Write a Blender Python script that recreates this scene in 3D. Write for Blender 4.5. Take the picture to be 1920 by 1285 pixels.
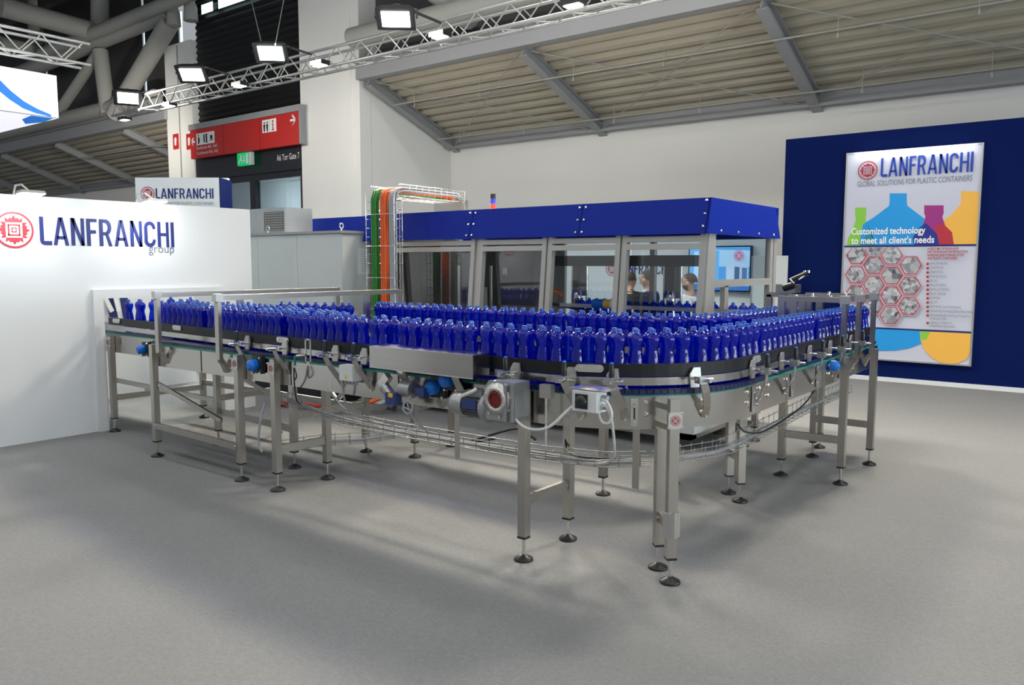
import bpy, math, random
from mathutils import Vector, Matrix
R = math.radians
rnd = random.Random(7)
for o in list(bpy.data.objects): bpy.data.objects.remove(o)
SC = bpy.context.scene
COL = SC.collection

# ------------------------------------------------------------------ camera
CX, CY, F = 960.0, 642.5, 1500.0
PITCH, YAW, ROLL, CAMH = R(5.6), R(37.6), R(0.1), 1.62
FW = Vector((-math.sin(YAW)*math.cos(PITCH), math.cos(YAW)*math.cos(PITCH), -math.sin(PITCH)))
_r = Vector((math.cos(YAW), math.sin(YAW), 0)); _u = _r.cross(FW)
RT = _r*math.cos(ROLL) + _u*math.sin(ROLL)
UP = -_r*math.sin(ROLL) + _u*math.cos(ROLL)
EYE = Vector((0, 0, CAMH))
cam = bpy.data.objects.new('camera', bpy.data.cameras.new('camera'))
COL.objects.link(cam)
cam.data.sensor_width = 36.0; cam.data.lens = F/1920*36; cam.data.clip_end = 200
m = Matrix.Identity(4)
for i in range(3):
    m[i][0] = RT[i]; m[i][1] = UP[i]; m[i][2] = -FW[i]; m[i][3] = EYE[i]
cam.matrix_world = m
SC.camera = cam
def ray(px, py): return FW*F + RT*(px-CX) - UP*(py-CY)
def atx(px, py, x): d = ray(px, py); return EYE + d*(x/d.x)
def aty(px, py, y): d = ray(px, py); return EYE + d*(y/d.y)
def atz(px, py, z): d = ray(px, py); return EYE + d*((z-CAMH)/d.z)

# ------------------------------------------------------------------ light and exposure
SC.view_settings.view_transform = 'Standard'
SC.view_settings.look = 'None'
SC.view_settings.gamma = 1.0
SC.view_settings.use_curve_mapping = False
SC.view_settings.exposure = 0.2
world = bpy.data.worlds.new('hall_daylight'); SC.world = world; world.use_nodes = True
bg = world.node_tree.nodes['Background']
bg.inputs[0].default_value = (0.86, 0.93, 1.0, 1); bg.inputs[1].default_value = 0.34

def area(name, loc, target, sx, sy, watts, col=(1, 1, 1), spread=None, parent=None):
    l = bpy.data.lights.new(name, 'AREA'); l.shape = 'RECTANGLE'; l.size = sx; l.size_y = sy
    l.energy = watts; l.color = col
    if spread: l.spread = R(spread)
    o = bpy.data.objects.new(name, l); COL.objects.link(o)
    d = Vector(target) - Vector(loc)
    o.location = loc; o.rotation_euler = d.to_track_quat('-Z', 'Y').to_euler()
    return o

# ------------------------------------------------------------------ materials
MATS = {}
def mat(name, col=(.8, .8, .8), rough=.5, metal=0.0, emit=None, estr=1.0, noise=None, bump=None, spec=None, brushed=None):
    if name in MATS: return MATS[name]
    m = bpy.data.materials.new(name); m.use_nodes = True
    nt = m.node_tree; b = nt.nodes['Principled BSDF']
    b.inputs['Base Color'].default_value = (*col, 1); b.inputs['Roughness'].default_value = rough
    b.inputs['Metallic'].default_value = metal
    if spec is not None: b.inputs['Specular IOR Level'].default_value = spec
    if emit:
        b.inputs['Emission Color'].default_value = (*emit, 1); b.inputs['Emission Strength'].default_value = estr
    tc = nt.nodes.new('ShaderNodeTexCoord')
    if noise:      # (scale, amount)
        n = nt.nodes.new('ShaderNodeTexNoise'); n.inputs['Scale'].default_value = noise[0]; n.inputs['Detail'].default_value = 4
        nt.links.new(tc.outputs['Object'], n.inputs['Vector'])
        mx = nt.nodes.new('ShaderNodeMix'); mx.data_type = 'RGBA'
        a = noise[1]
        mx.inputs[6].default_value = (*[c*(1-a) for c in col], 1); mx.inputs[7].default_value = (*[min(1, c*(1+a)) for c in col], 1)
        nt.links.new(n.outputs['Fac'], mx.inputs[0]); nt.links.new(mx.outputs[2], b.inputs['Base Color'])
    if brushed:    # stretched noise drives roughness
        mp = nt.nodes.new('ShaderNodeMapping'); mp.inputs['Scale'].default_value = brushed
        n = nt.nodes.new('ShaderNodeTexNoise'); n.inputs['Scale'].default_value = 1.0; n.inputs['Detail'].default_value = 3
        nt.links.new(tc.outputs['Object'], mp.inputs[0]); nt.links.new(mp.outputs[0], n.inputs['Vector'])
        r_ = nt.nodes.new('ShaderNodeMapRange'); r_.inputs[3].default_value = max(.02, rough-.05); r_.inputs[4].default_value = rough+.05
        nt.links.new(n.outputs['Fac'], r_.inputs[0]); nt.links.new(r_.outputs[0], b.inputs['Roughness'])
    if bump:       # (scale, strength)
        n = nt.nodes.new('ShaderNodeTexNoise'); n.inputs['Scale'].default_value = bump[0]; n.inputs['Detail'].default_value = 3
        nt.links.new(tc.outputs['Object'], n.inputs['Vector'])
        bp = nt.nodes.new('ShaderNodeBump'); bp.inputs['Strength'].default_value = bump[1]; bp.inputs['Distance'].default_value = .01
        nt.links.new(n.outputs['Fac'], bp.inputs['Height']); nt.links.new(bp.outputs[0], b.inputs['Normal'])
    MATS[name] = m
    return m

steel = mat('brushed_steel', (.50, .475, .435), .32, 1.0, brushed=(260, 260, 3))
steelp = mat('steel_plate', (.53, .51, .48), .17, 1.0, brushed=(5, 5, 420))
chrome = mat('bright_steel', (.78, .78, .77), .14, 1.0)
alu = mat('aluminium', (.58, .58, .56), .38, .85)
aluframe = mat('aluminium_profile', (.43, .425, .40), .42, .35)
cast = mat('cast_aluminium', (.36, .37, .38), .38, .8, noise=(30, .08))
blackp = mat('black_plastic', (.012, .013, .015), .38)
rubber = mat('black_rubber', (.012, .012, .013), .42)
railblack = mat('guide_strip_black', (.012, .013, .016), .42, spec=.25)
beltm = mat('chain_blue_black', (.006, .010, .06), .3)
greenstrip = mat('wear_strip_green', (.02, .22, .17), .4)
bluecap = mat('bearing_cap_blue', (.0, .15, .62), .35)
navy = mat('navy_fabric', (.0025, .010, .080), .9, spec=.08, noise=(140, .1))
machineblue = mat('enclosure_blue', (.003, .020, .28), .5, spec=.15)
white = mat('white_panel', (.69, .72, .745), .55, noise=(2.5, .015))
hallwhite = mat('hall_plaster', (.84, .83, .80), .8, noise=(.7, .035), bump=(60, .06))
cabinetgrey = mat('cabinet_grey', (.50, .54, .545), .5)
lightgrey = mat('light_grey_plastic', (.62, .65, .67), .45)
darkbeam = mat('painted_beam', (.30, .305, .315), .55)
pipegrey = mat('painted_pipe', (.36, .355, .33), .6)
sheet = mat('roof_sheet', (.42, .38, .30), .55, noise=(1.2, .1))
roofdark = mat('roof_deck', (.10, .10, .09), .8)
shutterb = mat('shutter_black', (.012, .012, .014), .5)
frameb = mat('frame_black', (.010, .011, .016), .4)
blindgrey = mat('blind_grey', (.075, .07, .072), .85)
red = mat('sign_red', (.52, .018, .014), .4)
redink = mat('emblem_red', (.36, .012, .022), .5)
pinkink = mat('emblem_wall_red', (.42, .025, .04), .5)
blueink = mat('lettering_blue', (.012, .022, .14), .45)
blueink2 = mat('lettering_royal', (.010, .022, .16), .45)
greyink = mat('print_grey', (.17, .19, .24), .5)
whiteink = mat('print_white', (.86, .86, .86), .5)
greenlit = mat('exit_green', (.0, .22, .07), .5, emit=(.0, .5, .16), estr=.6)
lampglow = mat('lamp_glow', (1, 1, 1), .5, emit=(1.0, .98, .9), estr=22)
lampglowc = mat('lamp_glow_cool', (1, 1, 1), .5, emit=(.92, 1.0, .9), estr=30)
lampglows = mat('lamp_glow_small', (1, 1, 1), .5, emit=(1.0, .97, .9), estr=9)
daylit = mat('daylight_slit', (.8, .9, .9), .5, emit=(.70, .95, .95), estr=1.3)
signlit = mat('lightbox_face', (.8, .8, .85), .5, emit=(.88, .88, .97), estr=.72)
signblue = mat('lightbox_blue', (.02, .16, .6), .5, emit=(.02, .20, .70), estr=.5)
orangec = mat('cable_orange', (.72, .11, .012), .45)
greenc = mat('cable_green', (.015, .20, .02), .45)
greyc = mat('cable_grey', (.36, .38, .42), .45)
whitec = mat('cable_white', (.60, .61, .60), .45)
redc = mat('cable_red', (.45, .02, .012), .5)
yellow = mat('yellow_label', (.75, .48, .03), .5)
motorblue = mat('motor_label_blue', (.02, .04, .16), .4)
redseal = mat('shaft_cap_red', (.16, .008, .006), .25)
stackred = mat('stack_red', (.8, .03, .01), .3, emit=(1, .06, .02), estr=.9)
stackblue = mat('stack_blue', (.02, .04, .5), .3, emit=(.02, .05, .6), estr=.35)
inner = mat('machine_interior', (.115, .11, .10), .6)
skin = mat('skin', (.48, .27, .19), .5)
suit = mat('dark_suit', (.022, .021, .024), .85)
shirt = mat('white_shirt', (.75, .77, .82), .8)
hairm = mat('brown_hair', (.055, .034, .022), .8)

def glass_mat(name, tint, gloss=.0):
    m = bpy.data.materials.new(name); m.use_nodes = True; nt = m.node_tree; nt.nodes.clear()
    out = nt.nodes.new('ShaderNodeOutputMaterial'); t = nt.nodes.new('ShaderNodeBsdfTransparent'); g = nt.nodes.new('ShaderNodeBsdfGlossy')
    fr0 = nt.nodes.new('ShaderNodeLayerWeight'); fr0.inputs[0].default_value = .5; fr = nt.nodes.new('ShaderNodeMath'); fr.operation = 'POWER'; fr.inputs[1].default_value = 4.5; nt.links.new(fr0.outputs['Facing'], fr.inputs[0])
    ad = nt.nodes.new('ShaderNodeMath'); ad.operation = 'ADD'; ad.use_clamp = True; ad.inputs[1].default_value = gloss
    mx = nt.nodes.new('ShaderNodeMixShader')
    t.inputs[0].default_value = (*tint, 1); g.inputs[0].default_value = (1, 1, 1, 1); g.inputs[1].default_value = .02
    nt.links.new(fr.outputs[0], ad.inputs[0]); nt.links.new(ad.outputs[0], mx.inputs[0])
    nt.links.new(t.outputs[0], mx.inputs[1]); nt.links.new(g.outputs[0], mx.inputs[2]); nt.links.new(mx.outputs[0], out.inputs[0])
    MATS[name] = m; return m
pane_m = glass_mat('guard_pane', (.76, .78, .78), .10)
gatepane_m = glass_mat('gate_pane', (.7, .8, .85), .03)

def bottle_mat():
    m = bpy.data.materials.new('blue_pet'); m.use_nodes = True; nt = m.node_tree; nt.nodes.clear()
    N = nt.nodes.new; L = nt.links.new
    out = N('ShaderNodeOutputMaterial'); t = N('ShaderNodeBsdfTransparent'); d = N('ShaderNodeBsdfDiffuse'); tl = N('ShaderNodeBsdfTranslucent'); g = N('ShaderNodeBsdfGlossy')
    t.inputs[0].default_value = (.02, .21, .90, 1); d.inputs[0].default_value = (.0005, .013, .20, 1); tl.inputs[0].default_value = (.0005, .034, .50, 1)
    g.inputs[0].default_value = (1, 1, 1, 1); g.inputs[1].default_value = .05
    m1 = N('ShaderNodeMixShader'); m1.inputs[0].default_value = .5; L(d.outputs[0], m1.inputs[1]); L(tl.outputs[0], m1.inputs[2])
    m2 = N('ShaderNodeMixShader'); m2.inputs[0].default_value = .30; L(t.outputs[0], m2.inputs[1]); L(m1.outputs[0], m2.inputs[2])
    fr0 = N('ShaderNodeLayerWeight'); fr0.inputs[0].default_value = .5; frp = N('ShaderNodeMath'); frp.operation = 'POWER'; frp.inputs[1].default_value = 4.0; L(fr0.outputs['Facing'], frp.inputs[0]); fr = N('ShaderNodeMath'); fr.operation = 'MULTIPLY_ADD'; fr.inputs[1].default_value = .22; fr.inputs[2].default_value = .036; L(frp.outputs[0], fr.inputs[0])
    tc = N('ShaderNodeTexCoord'); n = N('ShaderNodeTexNoise'); n.inputs['Scale'].default_value = 38; n.inputs['Detail'].default_value = 2
    L(tc.outputs['Object'], n.inputs['Vector'])
    bp = N('ShaderNodeBump'); bp.inputs['Strength'].default_value = .14; bp.inputs['Distance'].default_value = .01
    L(n.outputs['Fac'], bp.inputs['Height']); L(bp.outputs[0], g.inputs['Normal']); L(bp.outputs[0], fr0.inputs['Normal'])
    m3 = N('ShaderNodeMixShader'); L(fr.outputs[0], m3.inputs[0]); L(m2.outputs[0], m3.inputs[1]); L(g.outputs[0], m3.inputs[2])
    L(m3.outputs[0], out.inputs[0]); MATS['blue_pet'] = m; return m
pet = bottle_mat()
capm = mat('cap_blue', (.020, .092, .42), .4, spec=.3)

# ------------------------------------------------------------------ mesh builder
ROOTLOC = {}
class MB:
    def __init__(s): s.v = []; s.f = []; s.sm = []; s.g = []; s.k = 0; s.lock = False
    def add(s, vs, fs, smooth=False):
        n = len(s.v); s.v += [Vector(v) for v in vs]
        if not s.lock: s.k += 1
        for f in fs: s.f.append([i+n for i in f]); s.sm.append(smooth); s.g.append(s.k)
        return s
    def box(s, a, b):
        x0, y0, z0 = a; x1, y1, z1 = b
        if x0 > x1: x0, x1 = x1, x0
        if y0 > y1: y0, y1 = y1, y0
        if z0 > z1: z0, z1 = z1, z0
        v = [(x0,y0,z0),(x1,y0,z0),(x1,y1,z0),(x0,y1,z0),(x0,y0,z1),(x1,y0,z1),(x1,y1,z1),(x0,y1,z1)]
        return s.add(v, [(0,3,2,1),(4,5,6,7),(0,1,5,4),(1,2,6,5),(2,3,7,6),(3,0,4,7)])
    def hexa(s, v): return s.add(v, [(0,3,2,1),(4,5,6,7),(0,1,5,4),(1,2,6,5),(2,3,7,6),(3,0,4,7)])
    def bar(s, p, q, w, h=None, up=(0, 0, 1)):
        p, q = Vector(p), Vector(q); h = h or w; d = (q-p).normalized(); up = Vector(up)
        if abs(d.dot(up)) > .98: up = Vector((0, 1, 0))
        a = d.cross(up).normalized()*w/2; b = a.cross(d).normalized()*h/2
        return s.hexa([p-a-b, p+a-b, p+a+b, p-a+b, q-a-b, q+a-b, q+a+b, q-a+b])
    def cyl(s, p, q, r, n=12, r2=None, caps=True):
        p, q = Vector(p), Vector(q); r2 = r if r2 is None else r2; d = (q-p).normalized()
        up = Vector((0, 0, 1)) if abs(d.z) < .9 else Vector((1, 0, 0))
        a = d.cross(up).normalized(); b = d.cross(a)
        vs = []
        for i in range(n):
            t = 2*math.pi*i/n; e = a*math.cos(t)+b*math.sin(t); vs.append(p+e*r); vs.append(q+e*r2)
        fs = [(2*i, 2*i+1, 2*((i+1) % n)+1, 2*((i+1) % n)) for i in range(n)]
        s.add(vs, fs, True)
        if caps: s.add(vs, [tuple(2*i for i in range(n)), tuple(2*i+1 for i in reversed(range(n)))])
        return s
    def tube(s, pts, r, n=6):
        pts = [Vector(p) for p in pts]; vs = []; prev = None
        for i, p in enumerate(pts):
            d = (pts[min(i+1, len(pts)-1)]-pts[max(i-1, 0)]).normalized()
            if prev is None:
                up = Vector((0, 0, 1)) if abs(d.z) < .9 else Vector((1, 0, 0)); a = d.cross(up).normalized()
            else: a = (prev - d*prev.dot(d)).normalized()
            prev = a; b = d.cross(a)
            for k in range(n):
                t = 2*math.pi*k/n; vs.append(p+(a*math.cos(t)+b*math.sin(t))*r)
        fs = []
        for i in range(len(pts)-1):
            for k in range(n): fs.append((i*n+k, i*n+(k+1) % n, (i+1)*n+(k+1) % n, (i+1)*n+k))
        s.add(vs, fs, True)
        L = (len(pts)-1)*n
        return s.add(vs, [tuple(reversed(range(n))), tuple(range(L, L+n))])
    def lathe(s, prof, c=(0, 0, 0), n=16, axis='z', smooth=True):
        c = Vector(c); vs = []
        for (r, h) in prof:
            for k in range(n):
                t = 2*math.pi*k/n; x, y = r*math.cos(t), r*math.sin(t)
                vs.append(c+Vector({'z': (x, y, h), 'y': (x, h, -y), 'x': (h, x, y)}[axis]))
        fs = []
        for i in range(len(prof)-1):
            for k in range(n): fs.append((i*n+k, i*n+(k+1) % n, (i+1)*n+(k+1) % n, (i+1)*n+k))
        s.add(vs, fs, smooth)
        L = (len(prof)-1)*n
        return s.add(vs, [tuple(reversed(range(n))), tuple(range(L, L+n))])
    def prism(s, poly, o, r, u, t):
        """flat polygon (2-D points) in frame o + r*x + u*y, thickness t along r x u"""
        o, r, u = Vector(o), Vector(r), Vector(u); n = r.cross(u).normalized()
        a = [o+r*x+u*y for x, y in poly]; b = [p+n*t for p in a]; k = len(poly)
        fs = [tuple(reversed(range(k))), tuple(range(k, 2*k))] + [(i, (i+1) % k, k+(i+1) % k, k+i) for i in range(k)]
        return s.add(a+b, fs)
    def ribbon(s, outer, inner_, z0, z1):
        n = len(outer); vs = []
        for (x, y), (p, q) in zip(outer, inner_): vs += [(x, y, z0), (x, y, z1), (p, q, z1), (p, q, z0)]
        fs = []
        for i in range(n-1):
            for k in range(4): fs.append((4*i+k, 4*i+(k+1) % 4, 4*(i+1)+(k+1) % 4, 4*(i+1)+k))
        fs += [(0, 3, 2, 1), (4*(n-1), 4*(n-1)+1, 4*(n-1)+2, 4*(n-1)+3)]
        return s.add(vs, fs)
    def mesh(s, name, m, off=Vector()):
        me = bpy.data.meshes.new(name); me.from_pydata([v-off for v in s.v], [], s.f); me.validate()
        if len(me.polygons) == len(s.sm):
            me.polygons.foreach_set('use_smooth', s.sm)
        me.update()
        import bmesh
        bm = bmesh.new(); bm.from_mesh(me); bmesh.ops.recalc_face_normals(bm, faces=bm.faces); bm.to_mesh(me); bm.free()
        if m: me.materials.append(m)
        return me
    def pieces(s):
        out = []
        for k in sorted(set(s.g)):
            q = MB(); idx = {}
            for f, sm, g in zip(s.f, s.sm, s.g):
                if g != k: continue
                for i in f:
                    if i not in idx: idx[i] = len(q.v); q.v.append(s.v[i])
                q.f.append([idx[i] for i in f]); q.sm.append(sm); q.g.append(1)
            if q.f: out.append(q)
        return out
    def build(s, name, m, parent=None, **kw):
        if parent is not None and name in SPLIT and len(set(s.g)) > 1:
            return [q.build(name, m, parent, **kw) for q in s.pieces()][0]
        if parent is None:
            mn = [min(v[i] for v in s.v) for i in range(3)]; mx = [max(v[i] for v in s.v) for i in range(3)]
            off = Vector(((mn[0]+mx[0])/2, (mn[1]+mx[1])/2, mn[2]))
        else: off = ROOTLOC[parent.name]
        o = bpy.data.objects.new(name, s.mesh(name, m, off)); COL.objects.link(o)
        if parent is None: o.location = off
        else: o.parent = parent
        ROOTLOC[o.name] = off
        tag(o, **kw); return o
def _whole(fn):
    def w(s, *a, **k):
        if s.lock: return fn(s, *a, **k)
        s.k += 1; s.lock = True
        try: return fn(s, *a, **k)
        finally: s.lock = False
    return w
for _n in ('cyl', 'tube', 'lathe', 'bar', 'box', 'prism', 'ribbon'): setattr(MB, _n, _whole(getattr(MB, _n)))
SPLIT = {'bolt', 'screw', 'cable_gland', 'fitting', 'guide_rod', 'post_arm', 'gearbox_rib', 'cooling_fin', 'portal_post', 'side_plate', 'clamp_rod', 'foot', 'grille_mesh', 'downlight', 'daylight_slit', 'cylinder', 'stripe', 'base_beam', 'bullet'}
def tag(o, label=None, cat=None, group=None, kind=None):
    if label: o['label'] = label
    if cat: o['category'] = cat
    if group: o['group'] = group
    if kind: o['kind'] = kind
    return o
def thing(name, loc, label, cat, group=None, kind=None):
    o = bpy.data.objects.new(name, None); o.empty_display_size = .1; COL.objects.link(o); o.location = loc
    ROOTLOC[o.name] = Vector(loc)
    return tag(o, label, cat, group, kind)
def inst(me, name, parent, loc, rot=(0, 0, 0), scale=(1, 1, 1)):
    o = bpy.data.objects.new(name, me); COL.objects.link(o)
    off = ROOTLOC[parent.name] if parent else Vector()
    o.location = Vector(loc)-off; o.rotation_euler = rot; o.scale = scale
    if parent: o.parent = parent
    ROOTLOC[o.name] = Vector(loc)
    return o
def copy_tree(o, loc, label=None, group=None):
    c = o.copy(); COL.objects.link(c); c.location = loc
    if label: c['label'] = label
    if group: c['group'] = group
    for ch in o.children:
        k = ch.copy(); COL.objects.link(k); k.parent = c
    return c

# ---- lettering and emblem
def text_pts(s):
    cu = bpy.data.curves.new('t', 'FONT'); cu.body = s; cu.size = 1; cu.resolution_u = 3
    if s.startswith('*'): cu.body = s[1:]; cu.offset = .022
    ob = bpy.data.objects.new('t', cu); COL.objects.link(ob)
    dg = bpy.context.evaluated_depsgraph_get(); dg.update()
    me = bpy.data.meshes.new_from_object(ob.evaluated_get(dg))
    vs = [tuple(v.co) for v in me.vertices]; fs = [tuple(p.vertices) for p in me.polygons]
    bpy.data.objects.remove(ob); bpy.data.meshes.remove(me); bpy.data.curves.remove(cu)
    return vs, fs
def text(mb, s, o, r, u, w, h, push=.004):
    """lettering fitted into w x h, lower left corner at o"""
    vs, fs = text_pts(s)
    x0 = min(v[0] for v in vs); x1 = max(v[0] for v in vs); y0 = min(v[1] for v in vs); y1 = max(v[1] for v in vs)
    o, r, u = Vector(o), Vector(r).normalized(), Vector(u).normalized(); n = r.cross(u)
    if w is None: w = h*(x1-x0)/(y1-y0)*.8
    pts = [o + r*((v[0]-x0)/(x1-x0)*w) + u*((v[1]-y0)/(y1-y0)*h) + n*push for v in vs]
    mb.add(pts, fs); return mb
def arcq(cx, cy, rx, ry, t0, t1, w, n=8):
    """stroke of width w along an elliptic arc, as quads"""
    out = []
    for i in range(n):
        a, b = R(t0+(t1-t0)*i/n), R(t0+(t1-t0)*(i+1)/n)
        out.append([(cx+rx*math.cos(a), cy+ry*math.sin(a)), (cx+rx*math.cos(b), cy+ry*math.sin(b)), (cx+(rx-w)*math.cos(b), cy+(ry-w)*math.sin(b)), (cx+(rx-w)*math.cos(a), cy+(ry-w)*math.sin(a))])
    return out
def rq(x0, y0, x1, y1): return [(x0, y0), (x1, y0), (x1, y1), (x0, y1)]
S_ = .145
GLYPH = {
 'L': (.44, [rq(0, .16, S_, 1), rq(.16, 0, .42, S_)] + arcq(.16, .16, .16, .16, 180, 270, S_)),
 'A': (.56, [[(0, 0), (.135, 0), (.325, 1), (.20, 1)], [(.56, 0), (.425, 0), (.235, 1), (.36, 1)], rq(.13, .22, .43, .33)]),
 'N': (.50, [rq(0, 0, S_, 1), rq(.375, 0, .50, 1), [(0, 1), (.14, 1), (.50, 0), (.36, 0)]]),
 'F': (.40, [rq(0, 0, S_, 1), rq(S_, .88, .40, 1), rq(S_, .46, .36, .58)]),
 'R': (.50, [rq(0, 0, S_, 1), rq(S_, .875, .26, 1), rq(S_, .40, .26, .525), [(.24, .42), (.36, .42), (.50, 0), (.365, 0)]] + arcq(.26, .70, .22, .30, -90, 90, S_, 10)),
 'C': (.48, [rq(0, .24, S_, .76), rq(.355, .70, .48, .76), rq(.355, .24, .48, .30)] + arcq(.24, .76, .24, .24, 0, 180, S_, 10) + arcq(.24, .24, .24, .24, 180, 360, S_, 10)),
 'H': (.50, [rq(0, 0, S_, 1), rq(.375, 0, .50, 1), rq(S_, .44, .375, .56)]),
 'I': (S_, [rq(0, 0, S_, 1)])}
def wordmark(mb, s, o, r, u, w, h, push=.004):
    """condensed block capitals fitted into w x h"""
    gap = .085; tot = sum(GLYPH[c][0] for c in s)+gap*(len(s)-1)-(gap-.03)*s.count('L'); o, r, u = Vector(o), Vector(r).normalized(), Vector(u).normalized(); n = r.cross(u)*push
    x = 0; k = w/tot
    for c in s:
        for q in GLYPH[c][1]: mb.add([o+r*((x+p[0])*k)+u*(p[1]*h)+n for p in q], [tuple(range(len(q)))])
        x += GLYPH[c][0]+(gap if c != 'L' else .03)
    return mb
def ring(mb, c, r, u, ro, ri, push=.004, n=40):
    c, r, u = Vector(c), Vector(r).normalized(), Vector(u).normalized(); nn = r.cross(u)*push
    vs = []
    for i in range(n):
        t = 2*math.pi*i/n; e = r*math.cos(t)+u*math.sin(t); vs += [c+e*ro+nn, c+e*ri+nn]
    mb.add(vs, [(2*i, 2*((i+1) % n), 2*((i+1) % n)+1, 2*i+1) for i in range(n)]); return mb
def poly(mb, pts, c, r, u, push=.004):
    c, r, u = Vector(c), Vector(r).normalized(), Vector(u).normalized(); n = r.cross(u)*push
    mb.add([c+r*x+u*y+n for x, y in pts], [tuple(range(len(pts)))]); return mb
def emblem(mb, c, r, u, rad, push=.004):
    ring(mb, c, r, u, rad, rad*.89, push)
    for q in range(4):
        a = q*math.pi/2
        def rot(p): return (p[0]*math.cos(a)-p[1]*math.sin(a), p[0]*math.sin(a)+p[1]*math.cos(a))
        base = [(-.40, .44), (.40, .44), (.40, .62)]
        crown = [(-.42, .42), (.42, .42), (.44, .68), (.28, .56), (.20, .70), (.12, .62), (0, .82), (-.12, .62), (-.20, .70), (-.28, .56), (-.44, .68)]
        poly(mb, [tuple(k*rad for k in rot(p)) for p in crown], c, r, u, push)
    for a, b in ((.31, .235), (.13, .08)):
        for q in range(4):
            t = q*math.pi/2
            pts = [(-a, b), (a, b), (a, a), (-a, a)]
            poly(mb, [((p[0]*math.cos(t)-p[1]*math.sin(t))*rad, (p[0]*math.sin(t)+p[1]*math.cos(t))*rad) for p in pts], c, r, u, push)
    return mb

# ================================================================== SETTING
# floor: grey carpet
nt = None
carpet = mat('grey_carpet', (.232, .236, .242), .95, noise=(75, .24), bump=(300, .35))
n2 = carpet.node_tree; tcn = [n for n in n2.nodes if n.type == 'TEX_COORD'][0]
big = n2.nodes.new('ShaderNodeTexNoise'); big.inputs['Scale'].default_value = .55; big.inputs['Detail'].default_value = 5
n2.links.new(tcn.outputs['Object'], big.inputs['Vector'])
mxb = n2.nodes.new('ShaderNodeMix'); mxb.data_type = 'RGBA'; mxb.blend_type = 'MULTIPLY'; mxb.inputs[0].default_value = .25
src = n2.nodes['Principled BSDF'].inputs['Base Color'].links[0].from_socket
n2.links.new(src, mxb.inputs[6]); n2.links.new(big.outputs['Fac'], mxb.inputs[7]); n2.links.new(mxb.outputs[2], n2.nodes['Principled BSDF'].inputs['Base Color'])
mb = MB(); mb.box((-46, -5, -.1), (8, 15, 0)); mb.build('floor', carpet, kind='structure')

# booth wall with the hatch (plane x = XW, faces +x)
XW = -7.82
OY0, OY1, OZ1 = 3.69, 4.95, 1.285
mb = MB()
mb.box((XW-.10, -1.5, 0), (XW, OY0, 2.22)); mb.box((XW-.10, OY1, 0), (XW, 5.36, 2.22)); mb.box((XW-.10, OY0, OZ1), (XW, OY1, 2.22))
wl = mb.build('wall_left', white, kind='structure')
mb = MB()
for a, b in (((OY0-.095, 0), (OY0, OZ1+.085)), ((OY1, 0), (OY1+.02, OZ1+.085)), ((OY0, OZ1), (OY1, OZ1+.085))):
    mb.box((XW, a[0], a[1]), (XW+.035, b[0], b[1]))
mb.build('hatch_frame', white, wl)
mb = MB(); wordmark(mb, 'LANFRANCHI', (XW, 3.165, 1.785), (0, 1, 0), (0, 0, 1), 1.285, .255); mb.build('lettering', blueink2, wl)
mb = MB(); text(mb, 'group', (XW, 4.175, 1.70), (0, 1, 0), (0, 0, 1), .27, .085); mb.build('lettering', greyink, wl)
mb = MB(); emblem(mb, (XW, 2.957, 1.912), (0, 1, 0), (0, 0, 1), .160); mb.build('emblem', pinkink, wl)
# room behind the hatch
mb = MB(); mb.box((-10.2, 1.5, 0), (-10.1, 6.0, 2.1)); mb.build('wall_store', white, kind='structure')
mb = MB()
hp = thing('printed_panel', (-9.6, 4.2, 0), 'white and dark blue striped printed panel seen inside the wall hatch', 'panel')
mb = MB(); mb.box((-9.62, 3.5, .0), (-9.6, 5.0, 1.75)); mb.build('board', white, hp)
mb = MB()
for y in (4.30, 4.62, 4.98-.2): mb.prism([(0, 0), (.10, 0), (.02, .55), (-.07, .55)], (-9.598, y, .9), (0, 1, 0), (0, 0, 1), .003)
mb.build('stripe', blueink, hp)
mb = MB(); mb.bar((-9.55, 4.45, 1.42), (-9.55, 4.62, 1.05), .02, .05); mb.bar((-9.55, 4.62, 1.45), (-9.55, 4.70, 1.05), .02, .05); mb.build('stripe', whiteink, hp)

# blue booth wall and poster
YB = 11.95
mb = MB(); mb.box((-4.13, YB, .06), (3.5, YB+.25, 3.45)); bw = mb.build('wall_blue', navy, kind='structure')
mb = MB(); mb.box((-4.20, YB+.25, .06), (-3.6, YB+.45, 3.10)); mb.build('wall_blue_return', navy, kind='structure')
mb = MB(); mb.box((-4.13, YB-.02, 0), (3.5, YB+.25, .06)); mb.build('baseboard_blue', white, kind='structure')
mb = MB(); mb.box((-9.6, 11.70, 0), (-4.25, 11.80, 2.35)); wp = mb.build('wall_partition', white, kind='structure')
mb = MB(); q0 = aty(1160, 514, 11.70); q1 = aty(1254, 495, 11.70)
wordmark(mb, 'LANFRANCHI', (q0.x, 11.70, q0.z), (1, 0, 0), (0, 0, 1), q1.x-q0.x, q1.z-q0.z); mb.build('lettering', blueink, wp)
mb = MB(); q0 = aty(1148, 504, 11.70); emblem(mb, q0, (1, 0, 0), (0, 0, 1), .125); mb.build('emblem', redink, wp)

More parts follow.
